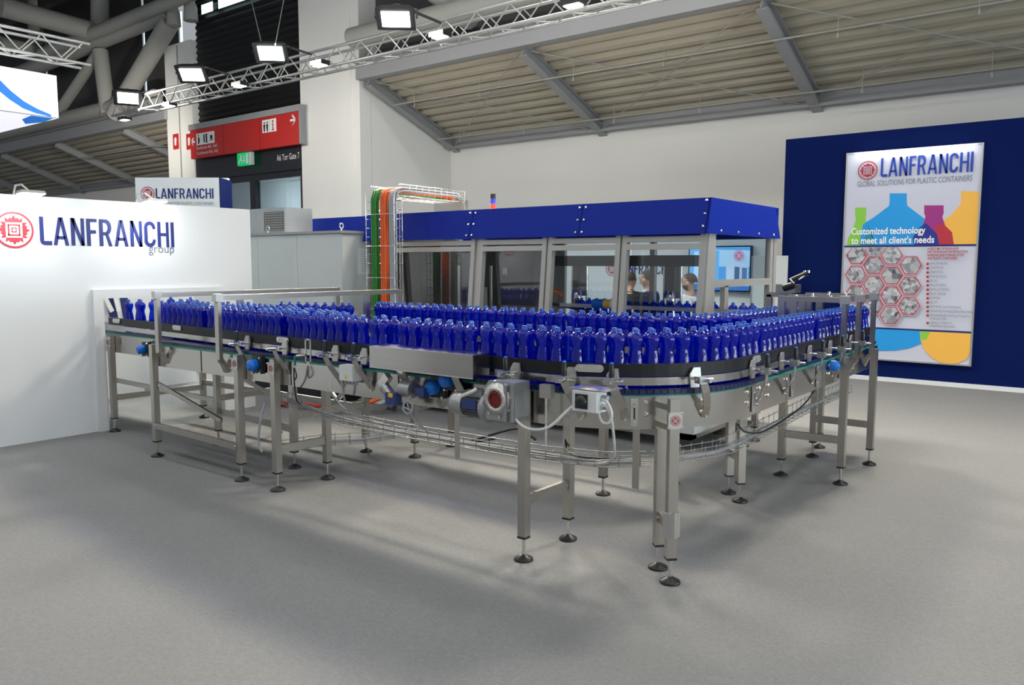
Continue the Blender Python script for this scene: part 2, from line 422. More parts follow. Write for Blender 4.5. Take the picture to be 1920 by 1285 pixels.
# hall: back wall, side wall, gate block
YH, YG, XS = 14.6, 11.8, -13.11
HZ = 4.52
mb = MB(); mb.box((XS, YH, 0), (8, YH+.3, HZ)); mb.build('wall_back', hallwhite, kind='structure')
mb = MB(); mb.hexa([(XS-.25, YG+.26, 0), (XS, YG+.26, 0), (XS, YH-.002, 0), (XS-.25, YH-.002, 0), (XS-.25, YG+.26, 9.5), (XS, YG+.26, 9.5), (XS, YH-.002, 9.5), (XS-.25, YH-.002, 9.5)])
ws = mb.build('wall_side', hallwhite, kind='structure')
mb = MB(); q = aty(694, 322, 12.2); mb.box((XS, 12.35, 2.2), (XS+.015, 12.95, 3.35)); mb.build('access_panel', hallwhite, ws)
XP0, XP1 = -15.08, -13.11
mb = MB(); mb.box((XP0, YG-.06, 0), (XP1, YG+.25, 9.5)); wg = mb.build('wall_gate_right', hallwhite, kind='structure')
mb = MB(); mb.box((-13.95, YG-.085, 0), (-13.35, YG-.06, 9.5)); mb.build('pilaster', hallwhite, wg)
mb = MB(); mb.box((-20.75, YG-.06, 0), (-19.5, YG+.5, 7.35)); wg2 = mb.build('wall_gate_left', hallwhite, kind='structure')
mb = MB(); mb.box((-20.13, YG-.075, 0), (-20.09, YG-.06, 7.3)); mb.build('joint_strip', darkbeam, wg2)
mb = MB(); mb.box((-46, YH, 0), (-19.5, YH+.3, 4.38)); mb.build('wall_back_far', hallwhite, kind='structure')
# roller shutter made of horizontal slats
sh = thing('roller_shutter', (-17.3, YG+.14, 4.35), 'black ribbed roller shutter closing the upper part of the hall gate', 'shutter')
slat = MB(); slat.add([(-2.19, 0, 0), (2.19, 0, 0), (2.19, -.05, .05), (-2.19, -.05, .05), (2.19, 0, .155), (-2.19, 0, .155)], [(0, 1, 2, 3), (3, 2, 4, 5)])
slat.add([(-2.19, .03, 0), (2.19, .03, 0), (2.19, .03, .155), (-2.19, .03, .155)], [(0, 1, 2, 3)])
slm = slat.mesh('slat', shutterb)
for i in range(27): inst(slm, 'slat', sh, (-17.3, YG+.14, 4.35+i*.155))
mb = MB(); mb.box((-19.1, YG+.05, 8.22-.3), (-18.6, YG+.06, 8.45-.3)); mb.box((-18.35, YG+.05, 8.12-.2), (-15.3, YG+.06, 8.42-.2))
mb.build('daylight_slit', daylit, sh)
# gate doors
gd = thing('door_1', (-17.3, YG+.1, 0), None, None, kind='structure')
mb = MB()
for x in (-19.4, -17.1, -15.14): mb.box((x-.11, YG+.02, 0), (x+.11, YG+.16, 3.62))
for z in (.1, 1.6, 2.78, 3.72): mb.box((-19.5, YG+.03, z-.09), (-15.05, YG+.15, z+.09))
mb.build('door_frame', frameb, gd)
for x0, x1 in ((-19.29, -17.21), (-16.99, -15.25)):
    for z0, z1 in ((.2, 1.5), (1.7, 2.68), (2.88, 3.62)):
        mb = MB(); mb.box((x0, YG+.08, z0), (x1, YG+.09, z1)); mb.build('pane', gatepane_m, gd)
mb = MB(); mb.box((-19.55, YG-.02, 3.78), (-15.05, YG+.12, 4.36)); mb.build('header', frameb, gd)
mb = MB(); q0 = aty(527, 291, YG-.02); text(mb, 'A6 Tor Gate 7', (-16.05, YG-.021, 4.02), (1, 0, 0), (0, 0, 1), .84, .14); mb.build('lettering', whiteink, gd)
# lobby beyond the gate; downlights and area lamp added to brighten it
mb = MB(); mb.box((-20.5, YG+3.0, 0), (-14.0, YG+3.1, 4.6)); mb.build('wall_lobby', hallwhite, kind='structure')
mb = MB(); mb.box((-20.5, YG+.5, 4.0), (-14.0, YG+3.0, 4.1)); lc = mb.build('ceiling_lobby', hallwhite, kind='structure')
mb = MB()
for x in (-18.8, -17.6, -16.0): mb.lathe([(.09, 0), (.09, -.02)], (x, YG+1.3, 4.0), 12)
mb.build('downlight', lampglows, lc)
area('lobby_beam', (-17.3, YG+1.3, 3.9), (-17.3, YG+2.4, 1), 4.0, 1.0, 140, (.92, .97, 1))

# corrugated bay roof: slopes down from the front beam to the back wall
ZB0, ZB1 = 5.56, 4.50           # underside at front beam, at back wall
def roofpt(y, dz=0): return ZB0 + (ZB1-ZB0)*(y-YG)/(YH-YG) + dz
def corr(x0, x1, nr=11):
    mb = MB(); pr = []
    step = (YH-YG)/nr
    for i in range(nr):
        y = YG+i*step
        pr += [(y, 0), (y+step*.36, 0), (y+step*.42, .28), (y+step*.98, .28)]
    pr.append((YH, 0))
    vs = []
    for y, d in pr: vs += [(x0, y, roofpt(y, d)), (x1, y, roofpt(y, d))]
    mb.add(vs, [(2*i, 2*i+1, 2*i+3, 2*i+2) for i in range(len(pr)-1)]); return mb
cr = thing('ceiling', (-5, 13.2, 4.5), None, None, kind='structure')
cl = thing('ceiling_far', (-32, 13.2, 4.5), None, None, kind='structure')
RX = [-13.0, -8.95, -4.6, -.2, 4.2]
for a, b in zip(RX[:-1], RX[1:]): corr(a, b).build('roof_sheet', sheet, cr)
RL = [-20.6, -23.2, -27.6, -31.9, -36.2, -40.5, -45]
for a, b in zip(RL[:-1], RL[1:]): corr(b, a).build('roof_sheet', sheet, cl)
def rafter(x, par):
    mb = MB(); a = Vector((x, YG, roofpt(YG)-.02)); b = Vector((x, YH, roofpt(YH)-.02))
    mb.bar(a-Vector((0, 0, .20)), b-Vector((0, 0, .20)), .18, .03); mb.bar(a-Vector((0, 0, .1)), b-Vector((0, 0, .1)), .03, .2); mb.bar(a, b, .18, .02)
    mb.build('rafter', darkbeam, par)
for x in RX[:-1]: rafter(x+.1, cr)
for x in RL[1:-1]: rafter(x, cl)
for par, x0, x1 in ((cr, XS, 6), (cl, -46, -20.7)):
    mb = MB(); mb.box((x0, YG-.16, 5.46), (x1, YG+.06, 5.78)); mb.box((x0, YG-.24, 5.78), (x1, YG+.1, 5.86)); mb.build('edge_beam', darkbeam, par)
    mb = MB(); mb.box((x0, YH-.16, 4.38), (x1, YH+.02, 4.56)); mb.box((x0, YH-.24, 4.34), (x1, YH, 4.39)); mb.build('wall_beam', darkbeam, par)
    for y in (12.45, 13.9):
        mb = MB(); mb.cyl((x0+.2, y, roofpt(y)-.28), (x1-.1, y, roofpt(y)-.28), .016, 6); mb.build('sprinkler_pipe', pipegrey, par)
for a, b in zip(RX[:-1], RX[1:]):
    mb = MB(); mb.cyl((a+.2, YG+.1, roofpt(YG)-.14), (b-.1, YH-.2, roofpt(YH)-.10), .012, 5); mb.build('tie_rod', pipegrey, cr)
    mb = MB(); mb.cyl((a+.2, YH-.2, roofpt(YH)-.10), (b-.1, YG+.1, roofpt(YG)-.14), .012, 5); mb.build('tie_rod', pipegrey, cr)
drop = MB(); drop.cyl((0, 0, -.34), (0, 0, 0), .008, 5); drop.cyl((0, 0, -.40), (0, 0, -.34), .02, 6); dm = drop.mesh('sprinkler_drop', pipegrey)
for x in (-12.2, -10.4, -8.2, -6.4, -3.6, -1.8, .6):
    for y in (12.45, 13.9): inst(dm, 'sprinkler', cr, (x, y, roofpt(y)))

# hall wall on the right, out of the picture, with glowing windows added to put highlights on the bottles
WY = [(.9, 1.6), (4.6, 1.6), (8.3, 1.6)]
mb = MB(); mb.box((9.0, -5, 0), (9.3, 14.6, 1.0)); mb.box((9.0, -5, 3.4), (9.3, 14.6, 9.5))
yy_ = -5
for y, w_ in WY+[(14.6, 0)]: mb.box((9.0, yy_, 1.0), (9.3, y, 3.4)); yy_ = y+w_
mb.build('wall_right', hallwhite, kind='structure')
winlit = mat('window_daylight', (.8, .9, 1), .5, emit=(.80, .93, 1.0), estr=21.0)
for i, (y, w_) in enumerate(WY):
    w = thing('window_%d' % (i+2), (9.1, y+w_/2, 1.0), None, None, kind='structure')
    mb = MB(); mb.box((9.14, y, 1.0), (9.16, y+w_, 3.4)); mb.build('pane', winlit, w)
    for a, b, c_, d in ((y, y+.06, 1.0, 3.4), (y+w_-.06, y+w_, 1.0, 3.4), (y+w_/2-.03, y+w_/2+.03, 1.0, 3.4), (y, y+w_, 1.0, 1.06), (y, y+w_, 3.34, 3.4)):
        mb = MB(); mb.box((9.08, a, c_), (9.13, b, d)); mb.build('window_frame', frameb, w)
# upper hall glazing with blinds, pipe trusses
gl = thing('window_1', (-30, YG+.4, 5.9), None, None, kind='structure')
for i, (a, b) in enumerate(((-46, -29.05), (-28.9, -25.45), (-25.3, -22.75), (-22.6, -20.85), (-13.1, -11.3), (-11.2, -6), (-5.9, 2))):
    mb = MB(); mb.box((a, YG+.42, 6.0), (b, YG+.44, 10.5)); mb.build('blind', blindgrey, gl)
mb = MB()
for x0, x1 in ((-25.45, -25.3), (-22.75, -22.6), (-20.85, -20.7), (-11.3, -11.2)): mb.box((x0+.03, YG+.46, 6.0), (x1-.03, YG+.48, 8.4))
mb.box((-46, YG+.46, 5.9), (-20.7, YG+.48, 5.98)); mb.build('daylight_slit', daylit, gl)
pt = thing('pipe_truss', (-26, YG-.3, 5.9), 'grey steel pipe truss carrying the main hall roof', 'roof truss')
def pipe(p, q, r, name='pipe', par=None, mt=None): mb = MB(); mb.cyl(p, q, r, 14); return mb.build(name, mt or pipegrey, par or pt)
YP = YG-.35
pipe((-46, YP, 6.02), (-20.75, YP, 6.02), .20, 'lower_chord')
pa = aty(320, 20, YP); pb = aty(100, 112, YP)
pipe(pb-(pa-pb)*1.2, pa, .24, 'upper_chord'); 
pa2 = aty(330, 0, YP-.3); pb2 = aty(80, 100, YP-.3)
pipe(pb2, pa2+(pa2-pb2)*.2, .17, 'upper_chord')
for a, b, r in (((188, 95), (203, 215), .21), ((320, 40), (215, 215), .24), ((188, 95), (110, 210), .15), ((188, 70), (186, -60), .24), ((70, 100), (66, -40), .24)):
    pipe(aty(*a, YP), aty(*b, YP), r, 'web_pipe')
pipe(aty(187, 62, YP), atx(0, 12, aty(187, 62, YP).x), .26, 'cross_pipe')
pipe(aty(80, 98, YP), atx(0, 80, aty(80, 98, YP).x), .2, 'cross_pipe')
for px, py in ((325, 22), (357, 12)):
    mb = MB(); c = aty(px, py, YP-.05); mb.lathe([(.18, -.35), (.16, 0), (.04, .25)], (c.x, c.y, c.z), 10); mb.build('node_bracket', pipegrey, pt)
pt2 = thing('pipe_truss', (-9, YG-.3, 6.2), 'thick grey roof pipe bending down behind the aluminium lighting truss', 'roof truss')
mb = MB(); mb.tube([aty(800, -30, YP+.2), aty(840, 5, YP+.2), aty(872, 26, YP+.2), aty(884, 34, YP+.2)], .22, 12); mb.build('pipe', pipegrey, pt2)
mb = MB(); mb.cyl((-13, YP, 6.25), (4, YP, 6.25), .2, 14); mb.build('lower_chord', pipegrey, pt2)
# main roof deck with purlins, extended out of view to darken reflections
rf = thing('ceiling_main', (-30, 8, 9.6), None, None, kind='structure')
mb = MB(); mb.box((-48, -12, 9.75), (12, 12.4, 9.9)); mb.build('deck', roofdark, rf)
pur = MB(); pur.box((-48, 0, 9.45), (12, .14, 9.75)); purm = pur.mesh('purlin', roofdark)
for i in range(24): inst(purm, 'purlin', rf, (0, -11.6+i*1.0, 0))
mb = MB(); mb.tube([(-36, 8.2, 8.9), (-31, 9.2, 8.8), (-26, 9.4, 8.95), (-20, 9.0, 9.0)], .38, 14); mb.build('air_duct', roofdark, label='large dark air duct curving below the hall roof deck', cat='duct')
for ix, x in enumerate((-20.0, -13.5, -8.5, -3.5, 1.5, 6.5)):  # lamps added out of view for ambient light and glints on the bottles
    for iy, y in enumerate((-7.0, -2.0, 3.0, 8.0)):
        if x < -12 and y > 4: continue
        hb_ = thing('high_bay_lamp', (x, y, 8.8), 'wide grey high bay lamp hanging below the dark hall roof', 'lamp', 'high bay lamps under the hall roof')
        mb = MB(); mb.hexa([(x-.65, y-.33, 8.8), (x+.65, y-.33, 8.8), (x+.65, y+.33, 8.8), (x-.65, y+.33, 8.8), (x-.5, y-.2, 9.0), (x+.5, y-.2, 9.0), (x+.5, y+.2, 9.0), (x-.5, y+.2, 9.0)]); mb.build('housing', darkbeam, hb_)
        mb = MB(); mb.box((x-.6, y-.3, 8.785), (x+.6, y+.3, 8.799)); mb.build('lens', lampglows, hb_)
        mb = MB(); mb.cyl((x, y, 9.0), (x, y, 9.448), .02, 6); mb.build('rod', darkbeam, hb_)
        area('high_bay_beam', (x, y, 8.77), (x, y, 0), 1.2, .6, 56 if x < -6 else 56, (.90, .96, 1.0) if x < -6 else (1.0, .97, .92))


# ------------------------------------------------------------------ signs on the gate block
def q3(px, py, y): p = aty(px, py, y); return p
rs = thing('direction_sign', (-17.4, YG-.3, 4.3), 'long red wayfinding sign with white arrows and pictograms above the gate', 'sign')
YS = YG-.22
p0 = aty(358, 300, YS); p1 = aty(562, 268, YS)
SX0, SX1, SZ0, SZ1 = p0.x, p1.x, 4.30, 5.02
W3 = (SX1-SX0)/3
for i in range(3):
    mb = MB(); mb.box((SX0+i*W3+.008, YS, SZ0), (SX0+(i+1)*W3-.008, YS+.12, SZ1)); mb.build('panel', red, rs)
mb = MB(); mb.box((SX0-.02, YS-.03, SZ1), (SX1+.06, YS+.2, SZ1+.14)); mb.box((SX1, YS-.01, SZ0), (SX1+.05, YS+.2, SZ1)); mb.box((SX0, YS+.12, SZ0+.05), (SX1, YS+.2, SZ1)); mb.build('housing', darkbeam, rs)
def plaque(x, z, s=.26):
    mb = MB(); mb.box((x, YS-.006, z), (x+s, YS, z+s*1.12)); mb.build('pictogram_plate', whiteink, rs)
RX_, UZ = (1, 0, 0), (0, 0, 1)
for i in range(3): plaque(SX0+.30+i*.27, 4.62)
for i in range(2): plaque(SX0+2*W3+.12+i*.27, 4.66)
ink = MB(); fo = YS-.007
poly(ink, [(.07, .03), (.12, .03), (.16, .12), (.12, .2), (.07, .2)], (SX0+.30, fo, 4.62), RX_, UZ, 0)
ring(ink, (SX0+.30+.09, fo, 4.62+.24), RX_, UZ, .025, .0, 0, 10)
ink.build('pictogram', frameb, rs); ink = MB()
poly(ink, [(.05, .05), (.11, .05), (.11, .25), (.05, .25)], (SX0+.57, fo, 4.62), RX_, UZ, 0); poly(ink, [(.15, .03), (.22, .03), (.22, .26), (.15, .26)], (SX0+.57, fo, 4.62), RX_, UZ, 0)
ink.build('pictogram', frameb, rs); ink = MB()
poly(ink, [(.05, .07), (.21, .07), (.21, .09), (.05, .09)], (SX0+.84, fo, 4.62), RX_, UZ, 0); poly(ink, [(.08, .1), (.18, .1), (.19, .2), (.07, .2)], (SX0+.84, fo, 4.62), RX_, UZ, 0)
ink.build('pictogram', frameb, rs); ink = MB()
for dx in (.03, .14):
    poly(ink, [(dx+.03, .02), (dx+.07, .02), (dx+.09, .19), (dx+.01, .19)], (SX0+2*W3+.12, fo, 4.66), RX_, UZ, 0); ring(ink, (SX0+2*W3+.12+dx+.05, fo, 4.66+.225), RX_, UZ, .025, 0, 0, 10)
ink.build('pictogram', frameb, rs)
ink = MB(); bx = SX0+2*W3+.39
poly(ink, [(.09, .03), (.18, .03), (.18, .06), (.155, .06), (.155, .19), (.10, .19), (.10, .16), (.12, .16), (.12, .06), (.09, .06)], (bx, fo, 4.66), RX_, UZ, 0); ring(ink, (bx+.135, fo, 4.66+.235), RX_, UZ, .03, 0, 0, 12)
ink.build('pictogram', red, rs)
ink = MB()
def arrow(x, z, s, d):
    poly(ink, [(0, -.025), (s*.9, -.025), (s*.9, .025), (0, .025)], (x, fo, z), RX_, UZ, 0)
    ex = x+s if d > 0 else x
    for sg in (-1, 1):
        poly(ink, [(0, -.02), (0, .03), (-d*s*.5, sg*s*.55+.02), (-d*s*.5-d*.03, sg*s*.55-.02)], (ex, fo, z), RX_, UZ, 0)
arrow(SX0+.06, 4.72, .18, -1); ink.build('arrow', whiteink, rs); ink = MB(); arrow(SX1-.32, 4.84, .2, 1); ink.build('arrow', whiteink, rs); ink = MB()
text(ink, 'Konferenz A61, A62', (SX0+.30, fo, 4.50), RX_, UZ, .92, .09, 0); ink.build('lettering', whiteink, rs); ink = MB(); text(ink, 'Conference A61, A62', (SX0+.30, fo, 4.37), RX_, UZ, .95, .09, 0)
ink.build('lettering', whiteink, rs)
es = thing('exit_sign', (-17, YG-.2, 4.0), 'small lit green emergency exit sign hanging under the red sign', 'sign')
e0 = aty(445, 306, YS); ex0, ez0 = e0.x, 3.98
mb = MB(); mb.box((ex0, YS, ez0), (ex0+.46, YS+.1, ez0+.30)); mb.build('panel', greenlit, es)
mb = MB(); mb.box((ex0+.46, YS+.01, ez0), (ex0+.56, YS+.09, ez0+.30)); mb.build('housing', lightgrey, es)
mb = MB(); o_ = (ex0, YS-.002, ez0)
poly(mb, [(.36, .03), (.44, .03), (.44, .27), (.36, .27)], o_, RX_, UZ, 0); poly(mb, [(.27, .1), (.30, .1), (.30, .24), (.27, .24)], o_, RX_, UZ, 0); poly(mb, [(.285, .05), (.33, .12), (.24, .12)], o_, RX_, UZ, 0)
ring(mb, (ex0+.17, YS-.002, ez0+.235), RX_, UZ, .025, 0, 0, 10); poly(mb, [(.10, .10), (.16, .12), (.20, .20), (.13, .21)], o_, RX_, UZ, 0)
poly(mb, [(.10, .12), (.03, .06), (.05, .04), (.13, .10)], o_, RX_, UZ, 0); poly(mb, [(.15, .13), (.20, .10), (.17, .04), (.19, .03), (.23, .1), (.18, .16)], o_, RX_, UZ, 0)
mb.build('pictogram', whiteink, es)
for px, lab in ((325, 'small red fire hose sign on the white gate pillar'), (350, 'small red fire extinguisher sign sticking out beside the long red sign')):
    c = aty(px, 265, YG-.07); f = thing('fire_sign', (c.x, c.y, c.z-.2), lab, 'sign')
    mb = MB(); mb.box((c.x, c.y-.01, c.z-.22), (c.x+.26, c.y+.01, c.z+.18)); mb.build('plate', red, f)
    mb = MB(); poly(mb, [(.08, -.12), (.16, -.12), (.19, .05), (.13, .10), (.07, .05)], (c.x, c.y-.012, c.z), RX_, UZ, 0); mb.build('pictogram', whiteink, f)

# hanging light box, upper left, with its truss
lb = thing('hanging_lightbox', (-15.4, 5.5, 4.2), 'glowing white hanging light box with a blue swoosh', 'light box')
LX = -12.6
c1 = atx(110, 222, LX); c0 = atx(0, 201, LX); zt = atx(105, 142, LX).z; zb = c1.z; y1 = c1.y; y0 = c0.y-2.5
mb = MB(); mb.box((LX-3.0, y0, zb), (LX, y1, zt)); mb.build('face', signlit, lb)
mb = MB()
sw = [(0, 150, 172), (20, 170, 188), (45, 190, 204), (70, 204, 213), (96, 215, 219)]
for a, b in zip(sw[:-1], sw[1:]):
    P = [atx(a[0], a[1], LX+.005), atx(b[0], b[1], LX+.005), atx(b[0], b[2]+.5, LX+.005), atx(a[0], a[2], LX+.005)]; mb.add(P, [(0, 1, 2, 3)])
a = atx(0, 148, LX+.005); mb.add([a, atx(0, 172, LX+.005), Vector((LX+.005, y0, zt-.1)), Vector((LX+.005, y0, zt))], [(0, 1, 2, 3)])
mb.add([(LX-.05, y1-.35, zb-.003), (LX-.05, y1-.05, zb-.003), (LX-.5, y1-.0, zb-.003), (LX-.9, y1-.1, zb-.003), (LX-.5, y1-.3, zb-.003)], [(0, 1, 2, 3, 4)])
mb.build('swoosh', signblue, lb)
mb = MB(); mb.bar((LX+.004, y0, zb), (LX+.004, y1, zb), .012, .012); mb.build('seam', darkbeam, lb)
# ------------------------------------------------------------------ aluminium truss
def truss(name, label, x0, x1, y, z, s=.29, axis='x', diag=True):
    t = thing(name, ((x0+x1)/2, y, z), label, 'truss')
    def P(a, b, c): return (a, y+b, z+c) if axis == 'x' else (y+b, a, z+c)
    for b in (-s/2, s/2):
        for c in (0, s):
            mb = MB(); mb.cyl(P(x0, b, c), P(x1, b, c), .025, 8); mb.build('chord', alu, t)
    st = .30; n = int((x1-x0)/st)
    for face in range(3):
        me = [None, None]
        for k in range(n):
            a = x0+k*st; up = k % 2
            if me[up] is None:
                mb = MB()
                A, B = {0: ((-s/2, 0), (-s/2, s)), 1: ((-s/2, 0), (s/2, 0)), 2: ((s/2, 0), (s/2, s))}[face]
                if up: A, B = B, A
                p, q = Vector(P(0, *A)), Vector(P(st, *B)); mb.cyl(p, q, .011, 5)
                off = Vector(P(0, 0, 0)); me[up] = mb.mesh('diagonal', alu, off)
            inst(me[up], 'diagonal', t, P(a, 0, 0))
    return t
truss('lighting_truss', 'long aluminium lattice truss carrying floodlights over the stand', -18.0, -3.6, 9.05, 4.86)
truss('lighting_truss', 'short aluminium truss above the glowing light box', 2.2, 6.2, -13.3, 4.72+.0, .32, 'y')
# floodlights on the truss
def flood(px, py, z, lit, watts, tgt, label, col=(1, .96, .88), group='floodlights clamped to the long truss'):
    c = atz(px, py, z)
    f = thing('floodlight', c, label, 'floodlight', group)
    d = (Vector(tgt)-c).normalized()
    q = d.to_track_quat('-Z', 'Y').to_matrix()
    def W(x, y_, z_): return c + q @ Vector((x, y_, z_))
    mb = MB(); w, h = .27, .19
    mb.hexa([W(-w*.7, -h*.7, .13), W(w*.7, -h*.7, .13), W(w*.7, h*.7, .13), W(-w*.7, h*.7, .13), W(-w, -h, 0), W(w, -h, 0), W(w, h, 0), W(-w, h, 0)]); mb.build('housing', blackp, f)
    mb = MB(); mb.hexa([W(-w*.72, -h*.66, -.002), W(w*.72, -h*.66, -.002), W(w*.72, h*.66, -.002), W(-w*.72, h*.66, -.002), W(-w*.72, -h*.66, -.012), W(w*.72, -h*.66, -.012), W(w*.72, h*.66, -.012), W(-w*.72, h*.66, -.012)]); mb.build('lens', lit, f)
    mb = MB(); mb.tube([W(-w-.02, 0, .03), W(-w-.02, 0, .2), W(0, 0, .3), W(w+.02, 0, .2), W(w+.02, 0, .03)], .014, 6); mb.bar(W(0, 0, .3), (c.x+.15, 8.92, 5.12), .03); mb.build('yoke', blackp, f)
    area('floodlight_beam', W(0, 0, -.03), tgt, .9, .6, watts, col, spread=150)
    return f
FLAB = 'black rectangular floodlight shining from the long aluminium truss'
flood(742, 36, 5.02, lampglow, 190, (-6.2, 5.6, 0), FLAB, (1, .90, .72))
flood(508, 100, 5.02, lampglowc, 190, (-8.4, 5.0, 0), FLAB, (.95, 1, .95))
flood(360, 140, 5.02, lampglow, 95, (-11.0, 5.0, 0), FLAB, (1, .95, .85))
flood(240, 184, 5.05, lampglow, 70, (-12.5, 6.5, 0), FLAB, (1, .98, .92))
# further lamps of the same rig, above the frame
for x, y, tg, w in ((-5.0, 8.2, (-2.6, 5.2, 0), 210), (-1.6, 8.2, (-.6, 5.5, 0), 210)):
    f = thing('floodlight', (x, y, 5.3), FLAB, 'floodlight', 'floodlights clamped to the long truss')
    mb = MB(); mb.box((x-.3, y-.2, 5.3), (x+.3, y+.2, 5.43)); mb.build('housing', blackp, f)
    mb = MB(); mb.box((x-.26, y-.17, 5.285), (x+.26, y+.17, 5.3)); mb.build('lens', lampglow, f)
    area('floodlight_beam', (x, y, 5.27), tg, .9, .6, w, (1, .89, .72), spread=150)
for px, py in ((234, 226), (318, 200), (450, 163), (600, 124), (825, 71), (1075, 12)):  # the first spotlight is added to light the far bay roof
    c = atz(px, py, 4.80); f = thing('spotlight', c, 'small recessed spotlight glowing under the long truss', 'spotlight', 'small spotlights under the truss')
    mb = MB(); mb.box((c.x-.14, c.y-.09, c.z+.01), (c.x+.14, c.y+.09, c.z+.08)); mb.build('housing', blackp, f)
    mb = MB(); mb.box((c.x-.11, c.y-.06, c.z), (c.x+.11, c.y+.06, c.z+.01)); mb.build('lens', lampglows, f)
    mb = MB(); mb.bar((c.x, c.y, c.z+.06), (c.x, 8.93, 4.875), .03, .03); mb.build('bracket', alu, f)
    area('spotlight_beam', (c.x, 9.25, c.z-.03), (c.x+1.0, 14.6, 3.9) if px > 240 else (-29, 13.6, 4.9), .2, .12, 12 if px > 240 else 60, (1, .93, .82), spread=150 if px > 240 else 90)
for a, b, l in (((470, 0), (492, 88), 'steel cable running down left of the brightest floodlight'), ((533, 0), (516, 85), 'steel cable running down right of the brightest floodlight')):
    mb = MB(); mb.cyl(atz(*b, 5.1), aty(a[0]+(a[0]-b[0])*.6, -60, 8.9), .008, 5); mb.build('suspension_cable', alu, label=l, cat='cable')
# wall arm lamps
for y, py, lab in ((2.98, 0, 'slim white arm lamp over the round emblem on the booth wall'), (4.08, 0, 'slim white arm lamp over the last letters on the booth wall')):
    f = thing('arm_lamp', (XW+.2, y, 2.15), lab, 'lamp')
    mb = MB(); mb.tube([(XW-.03, y, 2.22), (XW+.02, y, 2.30), (XW+.15, y, 2.30), (XW+.30, y, 2.235)], .009, 6); mb.build('arm', alu, f)
    mb = MB(); mb.hexa([(XW+.26, y-.10, 2.205), (XW+.40, y-.10, 2.215), (XW+.40, y+.10, 2.215), (XW+.26, y+.10, 2.205), (XW+.28, y-.09, 2.235), (XW+.38, y-.09, 2.24), (XW+.38, y+.09, 2.24), (XW+.28, y+.09, 2.235)]); mb.build('head', alu, f)
    mb = MB(); mb.hexa([(XW+.27, y-.09, 2.197), (XW+.39, y-.09, 2.207), (XW+.39, y+.09, 2.207), (XW+.27, y+.09, 2.197), (XW+.27, y-.09, 2.203), (XW+.39, y-.09, 2.213), (XW+.39, y+.09, 2.213), (XW+.27, y+.09, 2.203)]); mb.build('lens', lampglow, f)
    area('arm_lamp_beam', (XW+.33, y, 2.18), (XW, y, 1.95), .16, .10, 4.2, (.92, .97, 1))
# sign tower behind the booth wall
c = EYE + ray(332, 360)*(12.0/F); a = R(37)
st_ = thing('sign_tower', (c.x, c.y, 0), 'white box sign with round emblem and blue lettering standing behind the booth wall', 'sign')
rr = Vector((math.cos(a), math.sin(a), 0)); nn = Vector((math.sin(a), -math.cos(a), 0))
def wq(px, py, d=12.0): return EYE + ray(px, py)*(d/F)
L0 = wq(253, 333); L1 = wq(411, 334); zt = L0.z; wd = (L1-L0).length
b0 = Vector((L0.x, L0.y, 0))
mb = MB(); P = [b0, b0+rr*wd, b0+rr*wd-nn*.5, b0-nn*.5]; mb.hexa(P+[p+Vector((0, 0, zt)) for p in P]); mb.build('box', white, st_)
mb = MB(); e = b0+rr*(wd+.002); P = [e, e+rr*.01, e+rr*.01-nn*.5, e-nn*.5]; mb.hexa(P+[p+Vector((0, 0, zt)) for p in P]); mb.build('side_panel', navy, st_)
k = 12.0/F
mb = MB(); wordmark(mb, 'LANFRANCHI', b0+rr*(38*k)+Vector((0, 0, zt-39*k)), rr, UZ, 109*k, 19*k); mb.build('lettering', blueink2, st_)
mb = MB(); emblem(mb, b0+rr*(23*k)+Vector((0, 0, zt-30*k)), rr, UZ, 13*k); mb.build('emblem', redink, st_)
mb = MB(); text(mb, 'GLOBAL SOLUTIONS FOR PLASTIC CONTAINERS', b0+rr*(13*k)+Vector((0, 0, zt-51*k)), rr, UZ, 134*k, 6*k); mb.build('lettering', greyink, st_)
mb = MB(); P = [b0+rr*.12-nn*.9, b0+rr*(wd-.2)-nn*.9, b0+rr*(wd-.2)-nn*1.0, b0+rr*.12-nn*1.0]; mb.hexa(P+[p+Vector((0, 0, zt+.09)) for p in P]); mb.build('partition_panel', white, label='plain white panel rising just behind the box sign', cat='panel')

# ================================================================== POSTER on the blue wall
YPo = YB-.04
po = thing('backlit_poster', (-2.43, YPo, .3), 'tall framed poster with coloured bottle silhouettes and hexagon photos on the blue wall', 'poster')
PX0, PX1, PZ0, PZ1 = -3.235, -1.60, .315, 3.155
posterwhite = mat('poster_white', (.50, .51, .60), .35, emit=(.70, .72, .86), estr=.06)
mb = MB(); mb.box((PX0, YPo, PZ0), (PX1, YPo+.04, PZ1)); mb.build('panel', posterwhite, po)
mb = MB()
for a, b in (((PX0-.02, PZ0-.02), (PX0, PZ1+.02)), ((PX1, PZ0-.02), (PX1+.02, PZ1+.02)), ((PX0, PZ1), (PX1, PZ1+.02)), ((PX0, PZ0-.02), (PX1, PZ0))): mb.box((a[0], YPo-.012, a[1]), (b[0], YPo+.04, b[1]))
mb.build('frame', alu, po)
def pp(px, py): p = aty(px, py, YPo); return (p.x, p.z)
LAY = [0]
def pshape(pts, m, name='print'):
    LAY[0] += 1; y = YPo-.0006*LAY[0]; mb = MB(); P = [(x, y, z) for x, z in pts]; mb.add(P, [tuple(range(len(P)))]); return mb.build(name, m, po)
def ptext(s, px, py, px2, h, m, name='lettering'):
    LAY[0] += 1; y = YPo-.0006*LAY[0]; a = pp(px, py); b = pp(px2, py); mb = MB(); text(mb, s, (a[0], y, a[1]), RX_, UZ, b[0]-a[0], h, 0); return mb.build(name, m, po)
pm = lambda n, c: mat('poster_'+n, c, .4, emit=c, estr=.08)
